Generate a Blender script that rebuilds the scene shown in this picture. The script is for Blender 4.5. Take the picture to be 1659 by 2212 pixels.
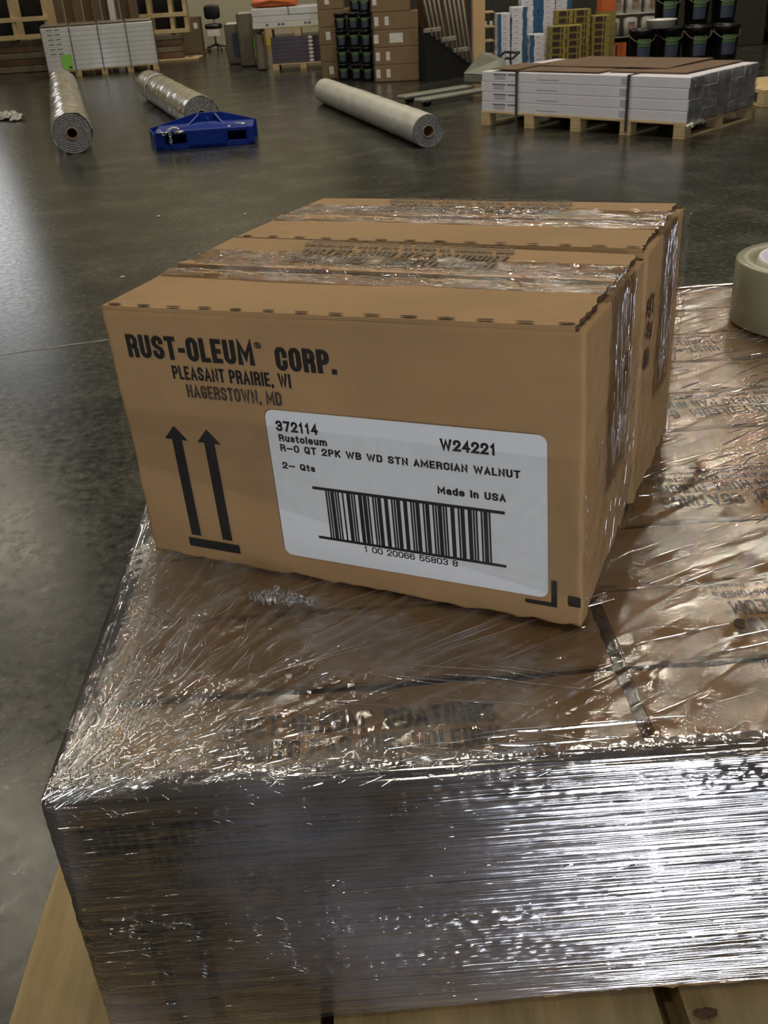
import bpy, math, random
import numpy as np
from mathutils import Matrix, Vector

random.seed(7)
rng = np.random.default_rng(7)
D = bpy.data
for o in list(D.objects):
    D.objects.remove(o)
scene = bpy.context.scene
COL = scene.collection

# ------------------------------------------------------------------ camera
CAM_H = 1.3
PITCH, ROLL = 0.5129, 0.0626
cam_d = D.cameras.new('camera')
cam_d.sensor_fit = 'VERTICAL'
cam_d.sensor_height = 36.0
cam_d.lens = 2087.57 / 2212 * 36.0
cam_d.clip_start = 0.02
cam_d.clip_end = 120
cam = D.objects.new('camera', cam_d)
COL.objects.link(cam)
cp, sp = math.cos(PITCH), math.sin(PITCH)
fwd = Vector((0, cp, -sp)); right = Vector((1, 0, 0)); down = fwd.cross(right)
c_, s_ = math.cos(ROLL), math.sin(ROLL)
r2 = c_ * right + s_ * down
d2 = -s_ * right + c_ * down
cam.matrix_world = Matrix(((r2.x, -d2.x, -fwd.x, 0), (r2.y, -d2.y, -fwd.y, 0), (r2.z, -d2.z, -fwd.z, CAM_H), (0, 0, 0, 1)))
cam_d.dof.use_dof = True
cam_d.dof.focus_distance = 0.52
cam_d.dof.aperture_fstop = 55.0
scene.camera = cam

# ------------------------------------------------------------------ world, lights, exposure
scene.view_settings.view_transform = 'Standard'
scene.view_settings.look = 'None'
scene.view_settings.gamma = 1.0
scene.view_settings.use_curve_mapping = False
scene.view_settings.exposure = 0.0

w = D.worlds.new('warehouse_air')
scene.world = w
w.use_nodes = True
bg = w.node_tree.nodes['Background']
bg.inputs['Color'].default_value = (0.95, 0.93, 0.80, 1)
bg.inputs['Strength'].default_value = 0.045


def area_light(name, loc, size, power, color, target=None, sizey=None, shape='RECTANGLE'):
    l = D.lights.new(name, 'AREA')
    l.shape = shape
    l.size = size
    if sizey:
        l.size_y = sizey
    l.energy = power
    l.color = color
    o = D.objects.new(name, l)
    COL.objects.link(o)
    o.location = loc
    d = (Vector(target) if target else Vector((loc[0], loc[1], 0))) - Vector(loc)
    o.rotation_euler = d.to_track_quat('-Z', 'Y').to_euler()
    return o


WARM = (1.0, 0.89, 0.70)
# unseen high bay lamps; several added for film glints and brighter stock
BAYS = [(-5.0, 8.3, 100), (-7.4, 16.1, 110), (0.3, 2.6, 26), (5.5, 8.0, 90), (1.2, 12.5, 110), (-3.2, -2.2, 50), (2.6, -1.6, 20),
        (5.8, 15.0, 190), (-2.6, 18.6, 230), (-0.8, 7.4, 130), (1.9, 6.2, 140), (0.4, 4.7, 70), (3.6, 4.2, 60), (4.2, 11.0, 70), (-3.4, 3.4, 30)]
for (bx_, by_, bp_) in BAYS:
    area_light('unseen_lamp', (bx_, by_, 7.9), 0.26, bp_, WARM, shape='DISK')
# loading door open to daylight behind the photographer
area_light('dock_door_daylight', (1.45, -4.3, 1.7), 0.62, 128, (0.88, 0.91, 1.0), target=(0.3, 0.3, 1.0), sizey=3.2)
# nearer unseen lamp, added to brighten the core of the film glare
area_light('unseen_lamp', (1.25, -3.4, 3.6), 0.3, 8, (1.0, 0.93, 0.85), target=(0.1, 0.4, 1.0), shape='DISK')

# ------------------------------------------------------------------ materials


def nt(m):
    return m.node_tree.nodes, m.node_tree.links


def mat(name, col, rough=0.7, noise=0.0, nscale=20.0, bump=0.0, bscale=80.0, spec=0.5, metal=0.0, stretch=None, col2=None, coat=0.0, detail=4.0):
    m = D.materials.new(name)
    m.use_nodes = True
    N, L = nt(m)
    b = N['Principled BSDF']
    b.inputs['Roughness'].default_value = rough
    b.inputs['Specular IOR Level'].default_value = spec
    b.inputs['Metallic'].default_value = metal
    b.inputs['Coat Weight'].default_value = coat
    b.inputs['Base Color'].default_value = (*col, 1)
    if noise > 0 or bump > 0 or col2:
        tc = N.new('ShaderNodeTexCoord')
        mp = N.new('ShaderNodeMapping')
        L.new(tc.outputs['Object'], mp.inputs['Vector'])
        if stretch:
            mp.inputs['Scale'].default_value = stretch
    if noise > 0 or col2:
        n = N.new('ShaderNodeTexNoise')
        n.inputs['Scale'].default_value = nscale
        n.inputs['Detail'].default_value = detail
        n.inputs['Roughness'].default_value = 0.62
        L.new(mp.outputs[0], n.inputs['Vector'])
        r = N.new('ShaderNodeValToRGB')
        r.color_ramp.elements[0].position = 0.32
        r.color_ramp.elements[1].position = 0.68
        a = col if col2 is None else col2
        k0, k1 = (1 - noise, 1 + noise) if col2 is None else (1, 1)
        r.color_ramp.elements[0].color = (*[x * k0 for x in a], 1)
        r.color_ramp.elements[1].color = (*[min(1, x * k1) for x in col], 1)
        L.new(n.outputs['Fac'], r.inputs['Fac'])
        L.new(r.outputs['Color'], b.inputs['Base Color'])
    if bump > 0:
        n2 = N.new('ShaderNodeTexNoise')
        n2.inputs['Scale'].default_value = bscale
        n2.inputs['Detail'].default_value = 3
        L.new(mp.outputs[0], n2.inputs['Vector'])
        bp = N.new('ShaderNodeBump')
        bp.inputs['Strength'].default_value = bump
        bp.inputs['Distance'].default_value = 0.002
        L.new(n2.outputs['Fac'], bp.inputs['Height'])
        L.new(bp.outputs[0], b.inputs['Normal'])
    return m


def film_mat(name, gloss=0.12, fres=0.5, haze=0.08, rough=0.12, bump=0.5, scales=(60, 60, 60), fine=1.0, tint=(0.96, 0.96, 0.94), hazecol=(0.58, 0.57, 0.53), streakgain=0.3, aniso=None, distance=0.001, hazescale=14, milk=False, nrough=0.65, distort=0.6, detail=6):
    """Clear plastic: transparent + glossy reflection + thin milky haze, wrinkled by bump."""
    m = D.materials.new(name)
    m.use_nodes = True
    N, L = nt(m)
    for n in list(N):
        N.remove(n)
    out = N.new('ShaderNodeOutputMaterial')
    tc = N.new('ShaderNodeTexCoord')
    mp = N.new('ShaderNodeMapping')
    mp.inputs['Scale'].default_value = scales
    L.new(tc.outputs['Object'], mp.inputs['Vector'])
    n1 = N.new('ShaderNodeTexNoise')
    n1.inputs['Scale'].default_value = 1.0
    n1.inputs['Detail'].default_value = detail
    n1.inputs['Roughness'].default_value = nrough
    n1.inputs['Distortion'].default_value = distort
    L.new(mp.outputs[0], n1.inputs['Vector'])
    bp = N.new('ShaderNodeBump')
    bp.inputs['Strength'].default_value = bump
    bp.inputs['Distance'].default_value = distance
    L.new(n1.outputs['Fac'], bp.inputs['Height'])
    lw = N.new('ShaderNodeLayerWeight')
    lw.inputs['Blend'].default_value = 0.35
    L.new(bp.outputs[0], lw.inputs['Normal'])
    # haze / layering map
    n2 = N.new('ShaderNodeTexNoise')
    n2.inputs['Scale'].default_value = hazescale
    n2.inputs['Detail'].default_value = 5
    L.new(tc.outputs['Object'], n2.inputs['Vector'])
    mr = N.new('ShaderNodeMapRange')
    mr.inputs['From Min'].default_value = 0.42
    mr.inputs['From Max'].default_value = 0.72
    L.new(n2.outputs['Fac'], mr.inputs['Value'])
    ms = N.new('ShaderNodeMapRange')
    ms.inputs['From Min'].default_value = 0.5
    ms.inputs['From Max'].default_value = 0.75
    ms.inputs['To Max'].default_value = streakgain
    L.new(n1.outputs['Fac'], ms.inputs['Value'])
    mu = N.new('ShaderNodeMath'); mu.operation = 'MULTIPLY_ADD'
    L.new(lw.outputs['Fresnel'], mu.inputs[0])
    mu.inputs[1].default_value = fres
    mu.inputs[2].default_value = gloss
    ad = N.new('ShaderNodeMath'); ad.operation = 'ADD'; ad.use_clamp = True
    L.new(mu.outputs[0], ad.inputs[0]); L.new(ms.outputs[0], ad.inputs[1])
    tr = N.new('ShaderNodeBsdfTransparent')
    tr.inputs['Color'].default_value = (*tint, 1)
    gl = N.new('ShaderNodeBsdfAnisotropic')
    gl.inputs['Color'].default_value = (0.95, 0.95, 0.97, 1)
    gl.inputs['Roughness'].default_value = rough
    L.new(bp.outputs[0], gl.inputs['Normal'])
    df = N.new('ShaderNodeBsdfDiffuse')
    df.inputs['Color'].default_value = (*hazecol, 1)
    L.new(bp.outputs[0], df.inputs['Normal'])
    hz = N.new('ShaderNodeMath'); hz.operation = 'MULTIPLY'
    L.new(mr.outputs[0], hz.inputs[0]); hz.inputs[1].default_value = haze
    if milk:
        at = N.new('ShaderNodeAttribute'); at.attribute_name = 'milk'
        h2 = N.new('ShaderNodeMath'); h2.operation = 'ADD'; h2.use_clamp = True
        L.new(hz.outputs[0], h2.inputs[0]); L.new(at.outputs['Fac'], h2.inputs[1])
        hz = h2
    m1 = N.new('ShaderNodeMixShader')
    L.new(hz.outputs[0], m1.inputs['Fac']); L.new(tr.outputs[0], m1.inputs[1]); L.new(df.outputs[0], m1.inputs[2])
    m2 = N.new('ShaderNodeMixShader')
    L.new(ad.outputs[0], m2.inputs['Fac']); L.new(m1.outputs[0], m2.inputs[1]); L.new(gl.outputs[0], m2.inputs[2])
    L.new(m2.outputs[0], out.inputs['Surface'])
    return m


def emit(name, col, s):
    m = D.materials.new(name)
    m.use_nodes = True
    b = m.node_tree.nodes['Principled BSDF']
    b.inputs['Base Color'].default_value = (0.8, 0.8, 0.8, 1)
    b.inputs['Emission Color'].default_value = (*col, 1)
    b.inputs['Emission Strength'].default_value = s
    return m


def floor_mat():
    m = D.materials.new('polished_concrete')
    m.use_nodes = True
    N, L = nt(m)
    b = N['Principled BSDF']
    tc = N.new('ShaderNodeTexCoord')
    n = N.new('ShaderNodeTexNoise'); n.inputs['Scale'].default_value = 2.6; n.inputs['Detail'].default_value = 8; n.inputs['Roughness'].default_value = 0.7
    L.new(tc.outputs['Object'], n.inputs['Vector'])
    r = N.new('ShaderNodeValToRGB')
    e = r.color_ramp.elements
    e[0].position = 0.33; e[0].color = (0.013, 0.015, 0.014, 1)
    e[1].position = 0.70; e[1].color = (0.080, 0.078, 0.062, 1)
    x = e.new(0.52); x.color = (0.033, 0.033, 0.026, 1)
    L.new(n.outputs['Fac'], r.inputs['Fac'])
    n2 = N.new('ShaderNodeTexNoise'); n2.inputs['Scale'].default_value = 30; n2.inputs['Detail'].default_value = 8; n2.inputs['Roughness'].default_value = 0.75
    L.new(tc.outputs['Object'], n2.inputs['Vector'])
    r2_ = N.new('ShaderNodeValToRGB')
    r2_.color_ramp.elements[0].position = 0.35; r2_.color_ramp.elements[0].color = (0.62, 0.62, 0.62, 1)
    r2_.color_ramp.elements[1].position = 0.65; r2_.color_ramp.elements[1].color = (1.25, 1.25, 1.2, 1)
    L.new(n2.outputs['Fac'], r2_.inputs['Fac'])
    mx = N.new('ShaderNodeMix'); mx.data_type = 'RGBA'; mx.blend_type = 'MULTIPLY'
    mx.inputs['Factor'].default_value = 1.0
    L.new(r.outputs['Color'], mx.inputs['A']); L.new(r2_.outputs['Color'], mx.inputs['B'])
    L.new(mx.outputs['Result'], b.inputs['Base Color'])
    mr = N.new('ShaderNodeMapRange'); mr.inputs['To Min'].default_value = 0.10; mr.inputs['To Max'].default_value = 0.32; mr.inputs['From Min'].default_value = 0.3; mr.inputs['From Max'].default_value = 0.7
    L.new(n2.outputs['Fac'], mr.inputs['Value']); L.new(mr.outputs[0], b.inputs['Roughness'])
    b.inputs['Specular IOR Level'].default_value = 0.55
    bp = N.new('ShaderNodeBump'); bp.inputs['Strength'].default_value = 0.14; bp.inputs['Distance'].default_value = 0.004
    L.new(n2.outputs['Fac'], bp.inputs['Height']); L.new(bp.outputs[0], b.inputs['Normal'])
    return m


M = {}
M['floor'] = floor_mat()
M['card'] = mat('kraft_cardboard', (0.36, 0.222, 0.10), 0.75, 0.10, 18, 0.06, 900, spec=0.3)
M['card_dull'] = mat('kraft_cardboard_dull', (0.33, 0.205, 0.10), 0.8, 0.12, 18, 0.2, 400, spec=0.3)
M['card_edge'] = mat('torn_cardboard_edge', (0.46, 0.30, 0.15), 0.9, 0.25, 300, 0.6, 900)
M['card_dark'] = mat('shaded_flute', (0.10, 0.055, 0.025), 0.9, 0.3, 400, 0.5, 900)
M['ink'] = mat('black_ink', (0.018, 0.016, 0.015), 0.6, 0.25, 300)
M['ink_worn'] = mat('worn_black_ink', (0.065, 0.045, 0.030), 0.65, 0.45, 260)
M['ink_brown'] = mat('worn_ink_on_flap', (0.105, 0.078, 0.052), 0.7, 0.4, 300)
M['label'] = mat('white_label', (0.72, 0.74, 0.74), 0.32, 0.02, 8)
M['wood'] = mat('pallet_wood', (0.34, 0.255, 0.12), 0.8, 0.3, 14, 0.4, 120, stretch=(3, 0.4, 3))
M['wood_light'] = mat('pale_pallet_wood', (0.50, 0.38, 0.20), 0.8, 0.15, 5, 0.2, 60)
M['wood_brown'] = mat('brown_boards', (0.105, 0.06, 0.032), 0.7, 0.3, 3)
M['film_top'] = film_mat('stretch_film', gloss=0.06, fres=0.5, haze=0.12, rough=0.04, bump=0.8, distance=0.0007, scales=(60, 110, 110), streakgain=0.16, hazescale=20, tint=(0.875, 0.85, 0.81), milk=True)
M['film_side'] = film_mat('layered_stretch_film', gloss=0.46, fres=0.2, haze=0.55, rough=0.10, bump=1.0, scales=(4, 4, 560), streakgain=0.35, hazescale=8, tint=(0.48, 0.46, 0.48), hazecol=(0.50, 0.47, 0.53), distance=0.0028, nrough=0.45, distort=0.0, detail=3)
M['film_thin'] = film_mat('thin_film_band', gloss=0.0, fres=0.16, haze=0.04, tint=(.995, .995, .99), rough=0.12, bump=0.35, scales=(30, 30, 160), streakgain=0.05, hazescale=20)
M['film_scrap'] = film_mat('crumpled_film', gloss=0.10, fres=0.6, haze=0.35, rough=0.15, bump=1.0, scales=(120, 120, 120), streakgain=0.3)
M['tape'] = film_mat('clear_packing_tape', gloss=0.06, fres=0.7, haze=0.22, rough=0.05, bump=0.9, scales=(50, 150, 150), streakgain=0.25, tint=(0.92, 0.89, 0.80), hazecol=(0.45, 0.41, 0.32), hazescale=30)
M['tape_roll'] = mat('tape_roll_side', (0.31, 0.30, 0.20), 0.35, 0.05, 30, 0.1, 300, coat=0.3)
M['core_white'] = mat('white_tube', (0.86, 0.84, 0.95), 0.5)
M['core_brown'] = mat('cardboard_tube', (0.30, 0.20, 0.12), 0.8, 0.1, 30)
M['white_wrap'] = mat('white_cartons', (0.60, 0.61, 0.62), 0.28, 0.06, 5, 0.7, 9, coat=0.3)
M['white_box'] = mat('white_carton_board', (0.66, 0.66, 0.74), 0.4, 0.04, 6)
M['grey_end'] = mat('grey_carton_end', (0.34, 0.345, 0.40), 0.25, 0.35, 14, 0.8, 25, coat=0.5)
M['print_grey'] = mat('grey_print', (0.14, 0.13, 0.16), 0.6)
M['print_pale'] = mat('pale_print', (0.42, 0.42, 0.47), 0.6)
M['strap'] = mat('dark_strap', (0.05, 0.055, 0.05), 0.4)
M['green'] = mat('lime_paper', (0.26, 0.62, 0.10), 0.6)
M['blue'] = mat('blue_paint', (0.002, 0.022, 0.21), 0.5, 0.12, 6, spec=0.2)
M['hole'] = mat('recess_shade', (0.004, 0.004, 0.005), 0.9)
M['steel'] = mat('zinc_steel', (0.62, 0.63, 0.60), 0.3, metal=0.9)
M['pad'] = mat('grey_felt_pad', (0.20, 0.20, 0.21), 0.95, 0.5, 60, 0.6, 120)
M['roll_wrap'] = mat('wrapped_roll', (0.36, 0.33, 0.27), 0.28, 0.35, 9, 1.0, 30, coat=0.6)
M['roll_white'] = mat('white_roll_wrap', (0.46, 0.46, 0.42), 0.45, 0.08, 4, 0.3, 12, coat=0.1)
M['seam'] = mat('roll_seam_line', (0.13, 0.14, 0.13), 0.6)
M['tower'] = mat('brown_carton', (0.20, 0.135, 0.07), 0.8, 0.06, 5)
M['tower_dark'] = mat('brown_carton_dark', (0.13, 0.09, 0.05), 0.8, 0.1, 5)
M['taupe'] = mat('taupe_carton', (0.15, 0.125, 0.085), 0.35, 0.3, 4, 0.6, 14, coat=0.3)
M['sticker'] = mat('white_sticker', (0.62, 0.61, 0.57), 0.6, 0.25, 40)
M['black'] = mat('black_plastic', (0.006, 0.006, 0.007), 0.35)
M['black_cloth'] = mat('black_sheet', (0.004, 0.004, 0.004), 0.8)
M['rib'] = mat('grey_rib', (0.27, 0.25, 0.21), 0.6)
M['plate_blue'] = mat('slate_blue_label', (0.045, 0.06, 0.10), 0.5, 0.2, 60)
M['plate_green'] = mat('green_label', (0.07, 0.15, 0.06), 0.5, 0.4, 60)
M['purple'] = mat('purple_brown_carton', (0.055, 0.040, 0.055), 0.3, 0.3, 4, coat=0.3)
M['orange'] = mat('orange_carton', (0.55, 0.13, 0.03), 0.5, 0.1, 5)
M['navy'] = mat('blue_print', (0.02, 0.10, 0.22), 0.5)
M['olive'] = mat('olive_carton', (0.24, 0.19, 0.045), 0.7, 0.1, 6)
M['choc'] = mat('dark_brown_print', (0.035, 0.018, 0.010), 0.6)
M['jug'] = mat('white_plastic_jug', (0.62, 0.62, 0.58), 0.4)
M['photo'] = mat('printed_picture', (0.30, 0.20, 0.15), 0.5, 0.4, 30)
M['jack'] = mat('grey_green_enamel', (0.17, 0.18, 0.15), 0.45, 0.15, 8)
M['pillar'] = mat('dark_olive_panel', (0.028, 0.029, 0.018), 0.7, 0.2, 1.5)
M['wall'] = mat('beige_wall_paint', (0.42, 0.39, 0.29), 0.9, 0.05, 1)
M['yellow'] = mat('yellow_kerb_paint', (0.55, 0.42, 0.06), 0.7, 0.2, 5)
M['joint'] = mat('pale_joint_filler', (0.30, 0.29, 0.26), 0.6, 0.5, 12)
M['chip'] = mat('pale_chip', (0.45, 0.43, 0.38), 0.8)
M['grille'] = mat('lamp_housing', (0.5, 0.5, 0.5), 0.5)

# ------------------------------------------------------------------ mesh helpers


class MB:
    def __init__(self):
        self.v = []
        self.f = []
        self.mi = []

    def add(self, vs, fs, mi=0):
        n = len(self.v)
        self.v.extend([tuple(map(float, p)) for p in vs])
        self.f.extend([tuple(i + n for i in f) for f in fs])
        self.mi.extend([mi] * len(fs))

    def box(self, lo, hi, mi=0, rz=0.0, at=(0, 0, 0), bev=0.0):
        x0, y0, z0 = lo
        x1, y1, z1 = hi
        if bev > 0:
            b = min(bev, (x1 - x0) * .45, (y1 - y0) * .45, (z1 - z0) * .45)
            P = []
            for (z, i) in ((z0, b), (z0 + b, 0), (z1 - b, 0), (z1, b)):
                P += [(x0 + i + b, y0 + i, z), (x1 - i - b, y0 + i, z), (x1 - i, y0 + i + b, z), (x1 - i, y1 - i - b, z),
                      (x1 - i - b, y1 - i, z), (x0 + i + b, y1 - i, z), (x0 + i, y1 - i - b, z), (x0 + i, y0 + i + b, z)]
            F = [tuple(range(7, -1, -1)), tuple(range(24, 32))]
            for k in range(3):
                for j in range(8):
                    F.append((k * 8 + j, k * 8 + (j + 1) % 8, (k + 1) * 8 + (j + 1) % 8, (k + 1) * 8 + j))
        else:
            P = [(x0, y0, z0), (x1, y0, z0), (x1, y1, z0), (x0, y1, z0), (x0, y0, z1), (x1, y0, z1), (x1, y1, z1), (x0, y1, z1)]
            F = [(3, 2, 1, 0), (4, 5, 6, 7), (0, 1, 5, 4), (1, 2, 6, 5), (2, 3, 7, 6), (3, 0, 4, 7)]
        c, s = math.cos(rz), math.sin(rz)
        P = [(at[0] + c * x - s * y, at[1] + s * x + c * y, at[2] + z) for (x, y, z) in P]
        self.add(P, F, mi)
        return self

    def grid(self, P, mi=0, wrap_i=False):
        P = np.asarray(P)
        ni, nj = P.shape[:2]
        n = len(self.v)
        self.v.extend(map(tuple, P.reshape(-1, 3).tolist()))
        fs = []
        for i in range(ni if wrap_i else ni - 1):
            i2 = (i + 1) % ni
            for j in range(nj - 1):
                fs.append((n + i * nj + j, n + i2 * nj + j, n + i2 * nj + j + 1, n + i * nj + j + 1))
        self.f.extend(fs)
        self.mi.extend([mi] * len(fs))
        return self

    def tube(self, pts, r, n=8, mi=0, caps=True):
        pts = [Vector(p) for p in pts]
        rs = r if isinstance(r, (list, tuple)) else [r] * len(pts)
        rings = []
        up = None
        for i, p in enumerate(pts):
            t = (pts[min(i + 1, len(pts) - 1)] - pts[max(i - 1, 0)]).normalized()
            if up is None:
                up = Vector((0, 0, 1)) if abs(t.z) < .9 else Vector((1, 0, 0))
            a = t.cross(up).normalized()
            b = a.cross(t).normalized()
            up = b
            rings.append([p + rs[i] * (math.cos(2 * math.pi * k / n) * a + math.sin(2 * math.pi * k / n) * b) for k in range(n)])
        base = len(self.v)
        for R_ in rings:
            self.v.extend([tuple(q) for q in R_])
        for i in range(len(rings) - 1):
            for k in range(n):
                self.f.append((base + i * n + k, base + i * n + (k + 1) % n, base + (i + 1) * n + (k + 1) % n, base + (i + 1) * n + k))
                self.mi.append(mi)
        if caps:
            self.f.append(tuple(base + k for k in range(n - 1, -1, -1)))
            self.f.append(tuple(base + (len(rings) - 1) * n + k for k in range(n)))
            self.mi += [mi, mi]
        return self

    def lathe(self, prof, n=48, at=(0, 0, 0), mi=0):
        base = len(self.v)
        m_ = len(prof)
        for k in range(n):
            a = 2 * math.pi * k / n
            for (r, z) in prof:
                self.v.append((at[0] + r * math.cos(a), at[1] + r * math.sin(a), at[2] + z))
        for k in range(n):
            k2 = (k + 1) % n
            for j in range(m_ - 1):
                self.f.append((base + k * m_ + j, base + k2 * m_ + j, base + k2 * m_ + j + 1, base + k * m_ + j + 1))
                self.mi.append(mi)
        return self

    def build(self, name, mats, parent=None, smooth=False, origin=None):
        me = D.meshes.new(name)
        v = self.v
        if origin is not None:
            v = [(p[0] - origin[0], p[1] - origin[1], p[2] - origin[2]) for p in v]
        me.from_pydata(v, [], self.f)
        if not isinstance(mats, (list, tuple)):
            mats = [mats]
        for m_ in mats:
            me.materials.append(m_)
        if len(mats) > 1:
            me.polygons.foreach_set('material_index', self.mi)
        if smooth:
            me.polygons.foreach_set('use_smooth', [True] * len(me.polygons))
        me.update()
        o = D.objects.new(name, me)
        COL.objects.link(o)
        if parent is not None:
            o.parent = parent
        if origin is not None and parent is None:
            o.location = origin
        return o


def tag(o, label=None, cat=None, group=None, kind=None):
    if label:
        o['label'] = label
    if cat:
        o['category'] = cat
    if group:
        o['group'] = group
    if kind:
        o['kind'] = kind
    return o


def thing(name, label, cat, loc=(0, 0, 0), rz=0.0, group=None):
    o = D.objects.new(name, None)
    o.empty_display_size = 0.05
    COL.objects.link(o)
    o.location = loc
    o.rotation_euler = (0, 0, rz)
    return tag(o, label, cat, group)


def copy_tree(o, parent=None):
    c = o.copy()
    COL.objects.link(c)
    c.parent = parent
    for ch in list(o.children):
        copy_tree(ch, c)
    return c


def vnoise(x, y, seed=0):
    """smooth 2D value noise in 0..1"""
    x = np.asarray(x, float); y = np.asarray(y, float)
    xi = np.floor(x).astype(np.int64); yi = np.floor(y).astype(np.int64)
    fx = x - xi; fy = y - yi
    fx = fx * fx * (3 - 2 * fx); fy = fy * fy * (3 - 2 * fy)

    def h(a, b):
        n = (a * 374761393 + b * 668265263 + seed * 2246822519) & 0xffffffff
        n = ((n ^ (n >> 13)) * 1274126177) & 0xffffffff
        return ((n ^ (n >> 16)) & 0xffff) / 65535.0
    return (h(xi, yi) * (1 - fx) + h(xi + 1, yi) * fx) * (1 - fy) + (h(xi, yi + 1) * (1 - fx) + h(xi + 1, yi + 1) * fx) * fy


def ridge(n):
    return 1 - np.abs(2 * n - 1)


# ---- condensed block capitals drawn as strokes (unit box, y up)
c, d = 0.30, 0.13
GL = {
    'A': [[(0, 0), (.5, 1), (1, 0)], [(.18, .3), (.82, .3)]],
    'B': [[(0, 0), (0, 1), (1 - c, 1), (1, 1 - d), (1, .5 + d), (1 - c, .52), (1, .5 - d), (1, d), (1 - c, 0), (0, 0)], [(0, .52), (1 - c, .52)]],
    'C': [[(1, .68), (1, 1 - d), (1 - c, 1), (c, 1), (0, 1 - d), (0, d), (c, 0), (1 - c, 0), (1, d), (1, .32)]],
    'D': [[(0, 0), (0, 1), (1 - c, 1), (1, 1 - d), (1, d), (1 - c, 0), (0, 0)]],
    'E': [[(1, 0), (0, 0), (0, 1), (1, 1)], [(0, .5), (.85, .5)]],
    'F': [[(0, 0), (0, 1), (1, 1)], [(0, .5), (.85, .5)]],
    'G': [[(1, .74), (1, 1 - d), (1 - c, 1), (c, 1), (0, 1 - d), (0, d), (c, 0), (1 - c, 0), (1, d), (1, .42), (.55, .42)]],
    'H': [[(0, 0), (0, 1)], [(1, 0), (1, 1)], [(0, .5), (1, .5)]],
    'I': [[(.5, 0), (.5, 1)]],
    'K': [[(0, 0), (0, 1)], [(1, 1), (.12, .46)], [(.35, .6), (1, 0)]],
    'L': [[(0, 1), (0, 0), (1, 0)]],
    'M': [[(0, 0), (0, 1), (.5, .25), (1, 1), (1, 0)]],
    'N': [[(0, 0), (0, 1), (1, 0), (1, 1)]],
    'O': [[(c, 0), (1 - c, 0), (1, d), (1, 1 - d), (1 - c, 1), (c, 1), (0, 1 - d), (0, d), (c, 0)]],
    'P': [[(0, 0), (0, 1), (1 - c, 1), (1, 1 - d), (1, .45 + d), (1 - c, .45), (0, .45)]],
    'R': [[(0, 0), (0, 1), (1 - c, 1), (1, 1 - d), (1, .48 + d), (1 - c, .48), (0, .48)], [(1 - c, .48), (1, .36), (1, 0)]],
    'S': [[(1, .79), (1, 1 - d), (1 - c, 1), (c, 1), (0, 1 - d), (0, .66), (.2, .56), (.8, .44), (1, .34), (1, d), (1 - c, 0), (c, 0), (0, d), (0, .21)]],
    'T': [[(0, 1), (1, 1)], [(.5, 0), (.5, 1)]],
    'U': [[(0, 1), (0, d), (c, 0), (1 - c, 0), (1, d), (1, 1)]],
    'V': [[(0, 1), (.5, 0), (1, 1)]],
    'W': [[(0, 1), (.25, 0), (.5, .9), (.75, 0), (1, 1)]],
    'Y': [[(0, 1), (.5, .45), (1, 1)], [(.5, .45), (.5, 0)]],
    '9': [[(0, .25), (0, d), (c, 0), (1 - c, 0), (1, d), (1, 1 - d), (1 - c, 1), (c, 1), (0, 1 - d), (0, .5 + d), (c, .5), (1, .5)]],
    '-': [[(.05, .42), (.95, .42)]],
    '.': [[(.5, 0), (.5, .02)]],
    ',': [[(.6, .02), (.5, -.12)]],
}
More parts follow.
